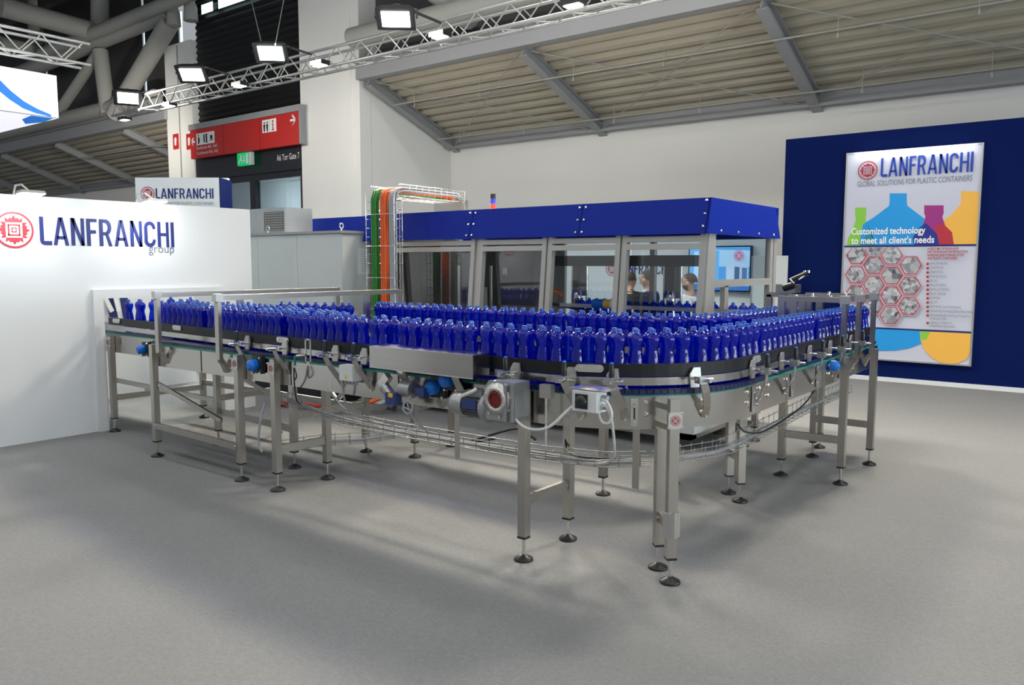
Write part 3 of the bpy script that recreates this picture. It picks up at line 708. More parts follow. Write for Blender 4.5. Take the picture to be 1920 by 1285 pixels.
pgreen, pcyan, pmag, porange = pm('green', (.22, .50, .06)), pm('cyan', (.015, .28, .66)), pm('magenta', (.30, .03, .20)), pm('orange', (.78, .42, .07))
pteal, pnavy, pred = pm('teal', (.02, .22, .30)), pm('indigo', (.02, .03, .24)), pm('brick', (.42, .03, .05))
def sil(cxp, top, capw, neckw, bodyw, bottom, m):
    """bottle silhouette in photo pixels"""
    s = 1/2.856; X0, Y0 = 1540, 250
    pts = [(-capw, top), (capw, top), (capw, top+42), (neckw, top+58), (neckw, top+66), (bodyw*.62, top+128), (bodyw*.9, top+165), (bodyw, bottom), (-bodyw, bottom), (-bodyw*.9, top+165), (-bodyw*.62, top+128), (-neckw, top+66), (-neckw, top+58), (-capw, top+42)]
    out = []
    for x, y in pts:
        q = pp(X0+(cxp+x)*s, Y0+min(y, 601)*s); out.append((max(PX0+.004, min(PX1-.004, q[0])), q[1]))
    pshape(out, m, 'bottle_print')
sil(820, 310, 72, 72, 200, 601, porange); sil(211, 398, 30, 26, 76, 601, pgreen); sil(412, 322, 46, 48, 210, 601, pcyan); sil(603, 386, 52, 46, 108, 601, pmag)
def zz(pts, m): pshape([pp(1540+x/2.856, 250+y/2.856) for x, y in pts], m, 'overlap_print')
zz([(205, 601), (262, 512), (240, 470), (288, 601)], pteal)
zz([(497, 601), (490, 560), (520, 510), (560, 480), (620, 540), (632, 601)], pnavy); zz([(632, 601), (620, 540), (600, 505), (650, 482), (700, 530), (710, 601)], pred)
mb = MB(); qa = pp(1540+318/2.856, 250+236/2.856); qb = pp(1540+812/2.856, 250+215/2.856); wordmark(mb, 'LANFRANCHI', (qa[0], YPo-.02, qa[1]), RX_, UZ, qb[0]-qa[0], .255, 0); mb.build('lettering', mat('poster_royal', (.012, .045, .30), .45), po)
mb = MB(); q = pp(1540+250/2.856, 250+200/2.856); emblem(mb, (q[0], YPo-.02, q[1]), RX_, UZ, .128, 0); mb.build('emblem', redink, po)
ptext('GLOBAL SOLUTIONS FOR PLASTIC CONTAINERS', 1540+192/2.856, 250+288/2.856, 1540+806/2.856, .075, greyink)
ptext('*Customized technology', 1540+160/2.856, 250+556/2.856, 1540+556/2.856, .125, whiteink)
ptext("*to meet all client's needs", 1540+160/2.856, 250+594/2.856, 1540+604/2.856, .10, whiteink)
# lower band of the poster
for py in (461, 618):
    z = pp(1700, py)[1]; pshape([(PX0, z-.012), (PX1, z-.012), (PX1, z+.012), (PX0, z+.012)], blueink2, 'rule')
z1 = pp(1700, 620)[1]
arc = [(-3.2, z1)]+[(-3.25+.62+1.0*math.cos(t), z1-.30*math.sin(t)) for t in [math.pi-i*math.pi/10 for i in range(11)]][1:]
pshape([(max(PX0, x), z) for x, z in [(-3.0, z1)]+[(-2.7+.62*math.cos(math.pi-i*math.pi/10), z1-.30*math.sin(i*math.pi/10)) for i in range(11)]], pcyan, 'bottle_print')
pshape([(min(PX1-.004, x), z) for x, z in [(-1.85+.36*math.cos(math.pi-i*math.pi/10), z1-.42*math.sin(i*math.pi/10)) for i in range(11)]], porange, 'bottle_print')
pshape([(-2.21, z1), (-2.08, z1), (-2.12, z1-.10), (-2.18, z1-.13)], pgreen, 'overlap_print')
pshape([(PX0+.004, z1-.02), (-3.06, z1-.02), (-3.10, PZ0+.06), (PX0+.004, PZ0+.03)], pgreen, 'overlap_print')
# hexagon photographs
hexm = []
for i in range(3):
    m = mat('poster_photo_%d' % i, (.3, .32, .36), .4); t = m.node_tree; v = t.nodes.new('ShaderNodeTexVoronoi'); v.inputs['Scale'].default_value = 14+6*i
    tcx = t.nodes.new('ShaderNodeTexCoord'); cr_ = t.nodes.new('ShaderNodeValToRGB'); cr_.color_ramp.elements[0].color = (.06, .065, .09, 1); cr_.color_ramp.elements[1].color = (.62, .62, .66, 1)
    t.links.new(tcx.outputs['Object'], v.inputs['Vector']); t.links.new(v.outputs['Color'], cr_.inputs[0]); t.links.new(cr_.outputs[0], t.nodes['Principled BSDF'].inputs['Base Color']); hexm.append(m)
pinkb = mat('hexagon_border', (.62, .36, .44), .5)
HX = [(190, 654), (290, 622), (378, 655), (480, 708), (283, 706), (186, 758), (380, 762), (283, 812), (476, 817), (188, 860), (376, 868), (472, 925), (371, 975), (280, 920)]
for i, (x, y) in enumerate(HX):
    c = pp(1540+x/2.856, 250+y/2.856); rad = .148; top = pp(1700, 462)[1]-.013
    for rr_, mm, nm in ((rad*1.04, pinkb, 'hexagon_border'), (rad*.95, redink, 'hexagon_border'), (rad*.87, hexm[i % 3], 'hexagon_photo')):
        pts = [(max(PX0+.003, c[0]+rr_*math.cos(k*math.pi/3)), min(top, c[1]+rr_*.98*math.sin(k*math.pi/3))) for k in range(6)]
        pshape(pts, mm, nm)
for k, s in enumerate(('A GREAT MIX OF KNOW-HOW', 'AND TECHNOLOGY FOR PRODUCTION,', 'HANDLING AND STORAGE OF PET', 'AND PLASTIC CONTAINERS')):
    ptext('*'+s, 1540+570/2.856, 250+(626+k*17)/2.856, 1540+(570+len(s)*7.3)/2.856, .034, redink)
LIST = ['UNSCRAMBLERS', 'CONVEYORS', 'ORIENTORS', 'STAR BLOCKS', 'SILOS', 'PALLETIZERS', 'DEPALLETIZERS', 'PUCK FEEDER', 'DUMPERS', 'DECOP', 'PREFORMS UNSCRAMBLERS', 'LINEAR BLOW MOULDING MACHINES', 'UNSCRAMBLERS WITH AUTOMATIC', 'CHANGE-OVER', 'ORBITAL STRETCH', 'WRAPPING MACHINES']
yy = 700
bul = MB()
for k, s in enumerate(LIST):
    ptext(s, 1540+583/2.856, 250+(yy+4)/2.856, 1540+(583+len(s)*8.0)/2.856, .032, greyink)
    if s not in ('CHANGE-OVER', 'WRAPPING MACHINES'):
        q = pp(1540+571/2.856, 250+yy/2.856); ring(bul, (q[0], YPo-.02, q[1]), RX_, UZ, .017, 0, 0, 10)
    yy += 17 if s in ('UNSCRAMBLERS WITH AUTOMATIC', 'ORBITAL STRETCH') else 23
bul.build('bullet', redink, po)
for px in (1630, 1671, 1712, 1755, 1799):
    q = pp(px, 285-(px-1630)*.065); mb = MB(); mb.lathe([(.03, 0), (.03, -.02)], (q[0], YPo-.06, PZ1-.012), 8); mb.build('downlight', lampglows, po)
area('poster_beam', (-2.42, YPo-.10, PZ1+.02), (-2.42, YPo, 2.2), 1.5, .04, 3, (.9, .95, 1))

# ================================================================== MACHINE
ma = thing('blow_moulding_machine', (-5.2, 7.2, 0), 'long glazed machine enclosure with aluminium posts and royal blue fascia', 'machine')
MX0, MX1, MY0, MY1 = -7.10, -2.84, 6.45, 8.05
FZ0, FZ1, YFB = 1.88, 2.185, 6.36
cuts = [-7.10, -6.78, -5.47, -4.12, -2.84]
for a, b in zip(cuts[:-1], cuts[1:]):
    mb = MB(); g = .004
    mb.hexa([(a+g, YFB, FZ0), (b-g, YFB, FZ0), (b-g, YFB+.03, FZ0), (a+g, YFB+.03, FZ0), (a+g, MY0, FZ1), (b-g, MY0, FZ1), (b-g, MY0+.03, FZ1), (a+g, MY0+.03, FZ1)])
    mb.build('fascia_panel', machineblue, ma)
mb = MB(); mb.hexa([(MX1-.02, YFB, FZ0), (MX1+.015, YFB, FZ0), (MX1+.015, MY1+.06, FZ0), (MX1-.02, MY1+.06, FZ0), (MX1-.02, MY0, FZ1), (MX1, MY0, FZ1), (MX1, MY1-.05, FZ1), (MX1-.02, MY1-.05, FZ1)])
mb.build('fascia_panel', machineblue, ma)
mb = MB(); mb.box((MX0, MY1, FZ0), (MX1, MY1+.03, FZ1)); mb.build('fascia_panel', machineblue, ma)
mb = MB(); mb.box((-8.52, 6.78, 1.90), (-7.02, 6.81, 2.205)); mb.build('fascia_panel', machineblue, ma)
mb = MB(); mb.box((-8.52, 6.81, 1.90), (-7.02, MY1, 1.94)); mb.build('roof_panel', lightgrey, ma)
mb = MB(); mb.box((-8.5, 6.9, .0), (-7.12, MY1, 1.9)); mb.build('rear_housing', cabinetgrey, ma)
mb = MB(); mb.box((MX0, MY0+.03, FZ1-.04), (MX1-.02, MY1-.06, FZ1-.01)); mb.build('roof_panel', lightgrey, ma)
bolt = MB(); bolt.lathe([(.013, 0), (.013, -.006), (.006, -.012)], (0, 0, 0), 8, 'y'); bme = bolt.mesh('bolt', chrome)
for x in cuts[1:-1]:
    for dx in (-.035, .035):
        for f in (.12, .5, .88): inst(bme, 'bolt', ma, (x+dx, YFB+(MY0-YFB)*f-.004, FZ0+(FZ1-FZ0)*f))
for f in (.2, .55, .92): inst(bme, 'bolt', ma, (MX1-.04, YFB+(MY0-YFB)*f-.004, FZ0+(FZ1-FZ0)*f))
for y in (6.62, 7.0, 7.5, 7.9): inst(bme, 'bolt', ma, (MX1+.018, y, FZ0+.03), (0, 0, R(90)))
# slanted front frame
SLA = (6.40, 1.88); SLB = (6.315, .96)
def sl(z): return SLB[0]+(SLA[0]-SLB[0])*(z-SLB[1])/(SLA[1]-SLB[1])
def spost(x, w=.045, d=.06, name='post'):
    mb = MB(); mb.hexa([(x-w/2, SLB[0], SLB[1]), (x+w/2, SLB[0], SLB[1]), (x+w/2, SLB[0]+d, SLB[1]), (x-w/2, SLB[0]+d, SLB[1]), (x-w/2, SLA[0], SLA[1]), (x+w/2, SLA[0], SLA[1]), (x+w/2, SLA[0]+d, SLA[1]), (x-w/2, SLA[0]+d, SLA[1])]); mb.build(name, aluframe, ma)
wins = [(-6.66, -5.44), (-5.33, -4.53), (-4.46, -3.71), (-3.64, -2.885)]
for a, b in wins:
    spost(a+.0, .05); spost(b, .05)
    for z in (1.84, 1.775, .99):
        mb = MB(); hh = .025 if z > 1 else .03
        mb.hexa([(a+.025, sl(z-hh), z-hh), (b-.025, sl(z-hh), z-hh), (b-.025, sl(z-hh)+.05, z-hh), (a+.025, sl(z-hh)+.05, z-hh), (a+.025, sl(z+hh), z+hh), (b-.025, sl(z+hh), z+hh), (b-.025, sl(z+hh)+.05, z+hh), (a+.025, sl(z+hh)+.05, z+hh)]); mb.build('rail', aluframe, ma)
    mb = MB(); mb.add([(a+.005, 6.52, .97), (b-.005, 6.52, .97), (b-.005, 6.52, 1.87), (a+.005, 6.52, 1.87)], [(0, 1, 2, 3)]); mb.build('pane', pane_m, ma)
for a, b in ((-5.44, -5.33), (-4.53, -4.46), (-3.71, -3.64)):
    mb = MB(); x0, x1 = a+.027, b-.027
    if x1 > x0+.01:
        mb.hexa([(x0, SLB[0]+.02, SLB[1]), (x1, SLB[0]+.02, SLB[1]), (x1, SLB[0]+.08, SLB[1]), (x0, SLB[0]+.08, SLB[1]), (x0, SLA[0]+.02, SLA[1]), (x1, SLA[0]+.02, SLA[1]), (x1, SLA[0]+.08, SLA[1]), (x0, SLA[0]+.08, SLA[1])]); mb.build('mullion', aluframe, ma)
# corner post and right end
mb = MB(); mb.hexa([(-2.885, 6.33, .9), (-2.84, 6.33, .9), (-2.84, 6.56, .9), (-2.885, 6.56, .9), (-2.885, 6.42, 1.9), (-2.84, 6.42, 1.9), (-2.84, 6.56, 1.9), (-2.885, 6.56, 1.9)]); mb.build('post', aluframe, ma)
for y0, y1, z0, z1 in ((7.88, 7.96, .9, 1.9), (7.98, 8.06, .9, 1.9), (6.78, 6.86, .9, 1.43)):
    mb = MB(); mb.box((-2.885, y0, z0), (-2.84, y1, z1)); mb.build('post', aluframe, ma)
mb = MB(); mb.box((-2.885, 6.56, 1.42), (-2.84, 7.88, 1.485)); mb.build('rail', aluframe, ma)
mb = MB(); mb.add([(-2.86, 6.56, 1.485), (-2.86, 7.88, 1.485), (-2.86, 7.88, 1.88), (-2.86, 6.56, 1.88)], [(0, 1, 2, 3)]); mb.build('pane', pane_m, ma)
# rear frame and panes
for x in (-6.6, -5.4, -4.2, -2.9):
    mb = MB(); mb.box((x-.03, MY1-.06, .9), (x+.03, MY1, 1.9)); mb.build('post', aluframe, ma)
for a, b in ((-5.4, -4.2), (-4.2, -2.9)):
    mb = MB(); mb.add([(a+.03, MY1-.03, .95), (b-.03, MY1-.03, .95), (b-.03, MY1-.03, 1.88), (a+.03, MY1-.03, 1.88)], [(0, 1, 2, 3)]); mb.build('pane', gatepane_m, ma)
mb = MB(); mb.box((-7.08, MY1-.05, .9), (-5.43, MY1-.02, 1.88))
mb.box((-7.09, 6.5, .9), (-7.06, MY1-.05, 1.88)); mb.build('rear_panel', inner, ma)
# base
mb = MB(); mb.box((MX0, 6.32, .16), (MX1-.05, MY1-.02, .90)); mb.build('base', cabinetgrey, ma)
mb = MB(); mb.box((MX0, 6.30, .88), (MX1-.02, MY1, .96)); mb.build('base_rim', aluframe, ma)
mb = MB(); mb.box((MX0+.05, 6.34, .10), (MX1-.09, 6.46, .17)); mb.box((MX1-.2, 6.34, .10), (MX1-.09, MY1-.05, .17)); mb.build('base_beam', steel, ma)
ftm = MB(); ftm.lathe([(.075, 0), (.07, .012), (.02, .03), (.014, .03), (.014, .12)], (0, 0, 0), 14); ftme = ftm.mesh('machine_foot', mat('foot_brown', (.10, .065, .03), .5))
for x, y in ((-3.80, 6.70), (-3.03, 7.23), (-5.3, 6.5), (-6.8, 6.5)): inst(ftme, 'foot', ma, (x, y, 0))
# mechanics inside
mb = MB(); mb.box((-7.05, 7.3, .96), (-5.3, 7.9, 1.80)); mb.build('oven_block', inner, ma)
for x in (-6.35, -6.1, -5.85): mb = MB(); mb.cyl((x, 7.2, 1.0), (x, 7.2, 1.6), .022, 8); mb.build('column', steel, ma)
mb = MB(); mb.box((-6.15, 7.19, 1.0), (-5.9, 7.25, 1.35)); mb.build('carriage', cast, ma)
mb = MB(); mb.box((-5.75, 7.28, 1.50), (-5.68, 7.29, 1.58)); mb.build('notice', whiteink, ma)
mb = MB(); mb.box((-5.1, 7.25, 1.60), (-3.35, 7.45, 1.71)); mb.build('gantry_beam', mat('gantry_grey', (.05, .05, .05), .6), ma)
for x in (-4.72, -3.62):
    mb = MB(); mb.box((x-.05, 7.27, 1.28), (x+.05, 7.40, 1.60)); mb.build('gripper_slide', inner, ma)
    mb = MB(); mb.cyl((x-.09, 7.33, 1.0), (x-.09, 7.33, 1.6), .014, 6); mb.cyl((x+.09, 7.33, 1.0), (x+.09, 7.33, 1.6), .014, 6); mb.build('guide_rod', chrome, ma)
    mb = MB(); mb.lathe([(.02, .18), (.045, .12), (.05, .05), (.03, .0), (.06, -.05), (.05, -.1)], (x+.03, 7.24, 1.18), 10); mb.build('gripper', chrome, ma)
mb = MB(); mb.bar((-5.0, 7.0, 1.22), (-4.05, 7.0, 1.10), .05, .03); mb.build('chute', frameb, ma)
mb = MB(); mb.tube([(-4.85, 6.9, 1.33), (-4.78, 6.9, 1.35), (-4.70, 6.9, 1.33), (-4.66, 6.9, 1.30)], .018, 6); mb.build('hose', orangec, ma)
for a_, b_, mm in ((1113, 1134, bluecap), (1134, 1147, yellow), (1147, 1160, whiteink)):
    p0 = aty(a_, 568, 6.75); p1 = aty(b_, 570, 6.75); mb = MB(); mb.cyl((p0.x, 6.75, 1.235), (p1.x, 6.75, 1.235), .045, 16); mb.build('label_sleeve', mm, ma)
mb = MB(); mb.box((-6.45, 7.0, 1.79), (-6.0, 7.2, 1.86)); mb.build('valve_block', lightgrey, ma)
# signal tower
sg = thing('signal_tower', (-5.66, 7.0, FZ1-.02), 'slim signal light with red, blue and black segments on the machine roof', 'signal light')
for z0, z1, mm in ((FZ1-.02, FZ1+.05, stackred), (FZ1+.05, FZ1+.10, stackred), (FZ1+.10, FZ1+.155, stackblue), (FZ1+.155, FZ1+.21, blackp)):
    mb = MB(); mb.lathe([(.028, z0+.002), (.03, z0+.006), (.03, z1-.004), (.028, z1)], (-5.66, 7.0, 0), 12); mb.build('segment', mm, sg)
# ------------------------------------------------------------------ control cabinet and cooling unit
cb = thing('control_cabinet', (-8.0, 6.4, 0), 'pale grey control cabinet with vent grille beside the cable tray', 'cabinet')
CXR, CYF, CZT = -7.16, 6.10, 1.97
CYB = CYF+.62
mb = MB(); mb.box((-9.4, CYF+.02, .12), (CXR-.02, CYB, CZT)); mb.build('body', cabinetgrey, cb)
for a, b in ((-9.4, -8.755), (-8.75, -7.97), (-7.965, CXR-.005)): mb = MB(); mb.box((a, CYF, .2), (b, CYF+.02, CZT-.01)); mb.build('door', cabinetgrey, cb)
mb = MB(); mb.box((CXR-.02, CYF+.01, .2), (CXR, CYB, CZT-.01)); mb.build('side_panel', cabinetgrey, cb)
mb = MB(); mb.box((-9.42, CYF-.02, CZT), (CXR+.02, CYB+.02, CZT+.03)); mb.build('top_rim', darkbeam, cb)
mb = MB(); mb.box((-9.3, CYF+.04, 0), (CXR-.06, CYB-.04, .12)); mb.build('plinth', frameb, cb)
mb = MB(); mb.box((CXR, CYF+.24, 1.50), (CXR+.012, CYF+.47, 1.80)); mb.build('vent_frame', lightgrey, cb)
for i in range(9): mb = MB(); mb.box((CXR+.012, CYF+.27, 1.53+i*.028), (CXR+.018, CYF+.44, 1.546+i*.028)); mb.build('vent_slat', cabinetgrey, cb)
mb = MB(); mb.box((CXR, CYF+.44, 1.875), (CXR+.008, CYF+.58, 1.92)); mb.build('name_plate', motorblue, cb)
eye = MB(); eye.cyl((0, 0, 0), (0, 0, .025), .012, 8); eye.tube([(.03*math.cos(t), 0, .055+.03*math.sin(t)) for t in [i*math.pi/5-math.pi/2 for i in range(11)]], .008, 5); eym = eye.mesh('lifting_eye', chrome)
for x, y in ((CXR-.05, CYF+.05), (CXR-.05, CYB-.05), (-8.6, CYF+.05)): inst(eym, 'lifting_eye', cb, (x, y, CZT+.03))
ac = thing('cooling_unit', (-8.7, 6.5, CZT+.03), 'galvanised cooling unit with mesh grille on top of the control cabinet', 'cooling unit')
AX = -8.42; AY0 = 6.28; AY1 = 6.70; AZ = 2.325
mb = MB(); mb.box((-9.3, AY0, CZT+.031), (AX, AY1, AZ)); mb.build('housing', mat('galvanised', (.42, .45, .46), .45, .5, noise=(8, .1)), ac)
mb = MB(); mb.box((-8.86, AY0-.006, CZT+.07), (AX-.03, AY0, AZ-.05)); mb.build('grille_back', frameb, ac)
mb = MB()
for i in range(13): x = -8.85+i*.031; mb.box((x, AY0-.012, CZT+.07), (x+.008, AY0-.004, AZ-.05))
for i in range(8): z = CZT+.075+i*.030; mb.box((-8.86, AY0-.012, z), (AX-.03, AY0-.004, z+.008))
mb.build('grille_mesh', alu, ac)
mb = MB(); mb.box((AX-.04, AY0-.004, CZT+.035), (AX+.003, AY0+.01, AZ)); mb.build('edge_trim', alu, ac)
# ------------------------------------------------------------------ vertical cable tray
ct = thing('cable_tray', (-6.55, 6.12, .1), 'tall wire cable tray holding green, orange and grey cable bundles', 'cable tray')
TY = 6.02
def bend(x, r, dy=0, z0=.22, ztop=2.43, y1=7.12):
    pts = [(x, TY-.25+dy, z0-.08), (x, TY-.08+dy, z0-.05), (x, TY+dy, z0+.05)]
    pts += [(x, TY+dy, z0+.1+i*.4) for i in range(5)] + [(x, TY+dy, ztop-.12), (x, TY+.03+dy, ztop-.03), (x, TY+.12+dy, ztop)] + [(x, y1-.1, ztop), (x, y1, ztop-.05), (x, y1+.02, ztop-.3)]
    return pts
XT0, XT1 = -6.72, -6.18
def pxx(px): return aty(px, 470, TY).x
for px, n, mm, nm, r in ((698, 3, greenc, 'green_cable', .014), (715, 3, orangec, 'orange_cable', .014), (731, 4, greyc, 'grey_cable', .010)):
    for i in range(n*2):
        x = pxx(px)+.006+(i % n)*r*2.05; mb = MB(); mb.tube(bend(x, r, .03*(i//n), ztop=2.43-.028*(i//n)), r, 6); mb.build(nm, mm, ct)
XT0, XT1 = pxx(691), pxx(744)
for x in (XT0, XT0+.06, (XT0+XT1)/2, XT1-.04, XT1):
    mb = MB(); mb.tube([(x, TY+.085, .16), (x, TY+.085, 2.30), (x, TY+.14, 2.34), (x, 7.10, 2.34), (x, 7.16, 2.1)], .0035, 4); mb.build('wire', chrome, ct)
for x in (XT0, XT1):
    mb = MB(); mb.tube([(x, TY-.03, .16), (x, TY-.03, 2.40), (x, TY+.05, 2.46), (x, 7.14, 2.46)], .0035, 4); mb.build('wire', chrome, ct)
hp_ = MB(); hp_.tube([(XT0, TY-.03, 0), (XT0, TY+.085, 0), (XT1, TY+.085, 0), (XT1, TY-.03, 0)], .0035, 4); hm = hp_.mesh('tray_hoop', chrome)
for i in range(23): inst(hm, 'tray_hoop', ct, (0, 0, .2+i*.095))
for i in range(6):
    mb = MB(); mb.tube([(XT0, TY-.03, .45+i*.34), (XT1, TY-.03, .45+i*.34)], .003, 4); mb.build('strap', whitec, ct)
hp2 = MB(); hp2.tube([(XT0, 0, 2.46), (XT0, 0, 2.34), (XT1, 0, 2.34), (XT1, 0, 2.46)], .0035, 4); hm2 = hp2.mesh('tray_hoop', chrome)
for i in range(10): inst(hm2, 'tray_hoop', ct, (0, TY+.2+i*.1, 0))
mb = MB(); mb.box((XT0+.02, 7.05, 2.17), (XT1, 7.18, 2.36)); mb.build('bracket_plate', steel, ct)
mb = MB(); mb.bar(((XT0+XT1)/2-.01, TY+.1, .0), ((XT0+XT1)/2-.01, TY+.1, 2.34), .03, .02); mb.build('support', frameb, ct)
mb = MB(); mb.tube([(XT0+.05, TY-.3, .10), (XT0-.3, TY-.5, .07), (XT0-.7, TY-.45, .05), (XT0-1.0, TY-.5, .03)], .03, 8); mb.build('floor_cable', redc, label='loose red cable lying on the floor below the wire cable tray', cat='cable')

# ================================================================== CONVEYORS
ZT = .975                      # belt surface
def lpath(d, xs, ye, XE, YE, RO, n=18):
    """path parallel to the outer edge of an L: along y=YE, arc, along x=XE, d inwards"""
    r = RO-d; cx, cy = XE-RO, YE+RO; pts = []
    m_ = max(2, int(abs(cx-xs)/.8)+1)
    for i in range(m_): pts.append((xs+(cx-xs)*i/m_, YE+d))
    for i in range(n+1):
        t = -math.pi/2+math.pi/2*i/n; pts.append((cx+r*math.cos(t), cy+r*math.sin(t)))
    m_ = max(2, int(abs(ye-cy)/.8)+1)
    for i in range(1, m_+1): pts.append((XE-d, cy+(ye-cy)*i/m_))
    return pts
OUT = dict(XE=-1.665, YE=3.46, RO=.85)
INN = dict(XE=-2.07, YE=4.80, RO=.72)
def strip(par, name, m, L, d0, d1, z0, z1, xs, ye):
    mb = MB(); mb.ribbon(lpath(d0, xs, ye, **L), lpath(d1, xs, ye, **L), z0, z1); return mb.build(name, m, par)
# ---- legs ---------------------------------------------------------
LEGW = .05
def leg_mesh(h):
    mb = MB(); mb.box((-LEGW/2, -LEGW/2, .13), (LEGW/2, LEGW/2, h)); return mb.mesh('leg', steel)
ft = MB(); ft.lathe([(.052, 0), (.054, .006), (.050, .014), (.022, .026), (.014, .034), (.010, .034)], (0, 0, 0), 16); ftM = ft.mesh('foot_pad', rubber)
sm_ = MB(); sm_.cyl((0, 0, .02), (0, 0, .135), .010, 8); sm_.cyl((0, 0, .118), (0, 0, .130), .017, 6); smM = sm_.mesh('foot_spindle', chrome)
ec = MB(); ec.box((-LEGW/2-.001, -LEGW/2-.001, .124), (LEGW/2+.001, LEGW/2+.001, .136)); ecM = ec.mesh('end_cap', rubber)
LM = {}
def leg(par, x, y, h=.93, rz=0):
    if h not in LM: LM[h] = leg_mesh(h)
    o = inst(LM[h], 'leg', par, (x, y, 0), (0, 0, rz))
    for me, nm in ((ftM, 'foot_pad'), (smM, 'foot_spindle'), (ecM, 'end_cap')):
        k = bpy.data.objects.new(nm, me); COL.objects.link(k); k.parent = o
    return o
def crossbar(par, a, b, w=.025, h=.055, name='cross_bar'):
    mb = MB(); mb.bar(a, b, w, h); o = mb.build(name, steel, par)
    d = (Vector(b)-Vector(a)).normalized(); up = Vector((0, 0, 1)); sd = d.cross(up)
    mb = MB()
    for p, s in ((Vector(a), 1), (Vector(b), -1)):
        for q in (.03,):
            c = p+d*s*q; mb.cyl(c-sd*(w/2+.01), c+sd*(w/2+.01), .008, 6)
    mb.build('bolt', chrome, o)
    return o
def emblem_plate(par, c, r, u, s=.036):
    c, r, u = Vector(c), Vector(r), Vector(u); n = r.cross(u)
    mb = MB(); mb.prism([(-s, -s*1.15), (s, -s*1.15), (s, s*1.15), (-s, s*1.15)], c, r, u, .006); o = mb.build('clamp_plate', alu, par)
    mb = MB(); emblem(mb, c+n*.006, r, u, s*.72, .001); mb.build('emblem', redink, o)
    mb = MB()
    for sx in (-1, 1):
        for sz in (-1, 1): e = c+r*s*.98*sx+u*s*1.0*sz; mb.cyl(e-n*.002, e+n*.012, .006, 6)
    mb.build('bolt', chrome, o)
# ---- outer accumulation conveyor ------------------------------------
XS0, YEND = -6.50, 7.25
oc = thing('accumulation_conveyor', (-4.0, 3.6, 0), 'long L-shaped stainless steel bottle conveyor curving around the corner', 'conveyor')
strip(oc, 'belt', beltm, OUT, .012, .36, .952, ZT, XS0, YEND)
strip(oc, 'wear_strip', greenstrip, OUT, -.004, .02, .938, .950, XS0, YEND)
for a, b, nm in ((XS0, None, 0),):
    strip(oc, 'side_plate', steelp, OUT, 0, .004, .765, .938, XS0, YEND)
    strip(oc, 'inner_side_plate', steel, OUT, .356, .360, .80, .96, XS0, YEND)
strip(oc, 'bottom_pan', steel, OUT, .01, .35, .785, .79, XS0, YEND)
strip(oc, 'inner_guide_rail', steel, OUT, .335, .345, 1.01, 1.075, -4.1, YEND)
# chain links on the outer rim of the curve
lk = MB(); lk.box((-.017, 0, .945), (.017, .02, .972)); lkm = lk.mesh('chain_link', beltm)
def along(pts, step, start=0):
    out = []; acc = start; 
    for (x0, y0), (x1, y1) in zip(pts[:-1], pts[1:]):
        L = math.hypot(x1-x0, y1-y0)
        while acc <= L and L > 0:
            t = acc/L; out.append((x0+(x1-x0)*t, y0+(y1-y0)*t, math.atan2(y1-y0, x1-x0))); acc += step
        acc -= L
    return out
for x, y, a in along(lpath(-.006, -2.9, 4.6, **OUT), .038): inst(lkm, 'chain_link', oc, (x, y, 0), (0, 0, a))
# guide rail: black strip over a steel flat
def band(par, pts_o, pts_i, z0, z1, nm, m): mb = MB(); mb.ribbon(pts_o, pts_i, z0, z1); return mb.build(nm, m, par)
pre_o = [(-7.74, 3.705), (-6.9, 3.655), (-6.2, 3.605), (-5.4, 3.55), (-4.7, 3.50)]; pre_i = [(x+.002, y+.012) for x, y in pre_o]
main_o = lpath(.012, -4.3, YEND-.1, **OUT); main_i = lpath(.024, -4.3, YEND-.1, **OUT)
band(oc, pre_o+main_o, pre_i+main_i, 1.038, 1.106, 'guide_strip', railblack)
pre_o2 = [(x, y-.004) for x, y in pre_o]; 
band(oc, pre_o2+lpath(.006, -4.3, YEND-.1, **OUT), pre_o+main_o, 0.994, 1.035, 'guide_flat', steelp)
# joint plates on the strip
def joint(x, y, a, L=.11):
    mb = MB(); r = Vector((math.cos(a), math.sin(a), 0)); pts = []
    for i in range(9): t = math.pi/2+i*math.pi/8; pts.append((-L/2+.02*math.cos(t), .02*math.sin(t)))
    for i in range(9): t = -math.pi/2+i*math.pi/8; pts.append((L/2+.02*math.cos(t), .02*math.sin(t)))
    n = r.cross(Vector((0, 0, 1))); o = Vector((x, y, 1.08))+n*.004
    mb.prism(pts, o, r, (0, 0, 1), .006); p = mb.build('joint_plate', alu, oc)
    mb = MB(); e = o+n*.006
    for s in (-1, 1): mb.cyl(e+r*s*L*.42, e+r*s*L*.42+n*.006, .008, 8)
    mb.build('screw', chrome, p)
for x, y, a in ((-7.55, 3.694, -.06), (-6.35, 3.616, -.07), (-4.75, 3.50, -.06)): joint(x, y, a)
P_ = along(lpath(.012, -4.3, 7.1, **OUT), .02)
def near(px, py): 
    t = atz(px, py, 1.08); return min(P_, key=lambda q: (q[0]-t.x)**2+(q[1]-t.y)**2)
q = near(1117, 683); joint(q[0], q[1], q[2]); q = near(1400, 672); joint(q[0], q[1], q[2], .08); q = near(1556, 630); joint(q[0], q[1], q[2], .06)
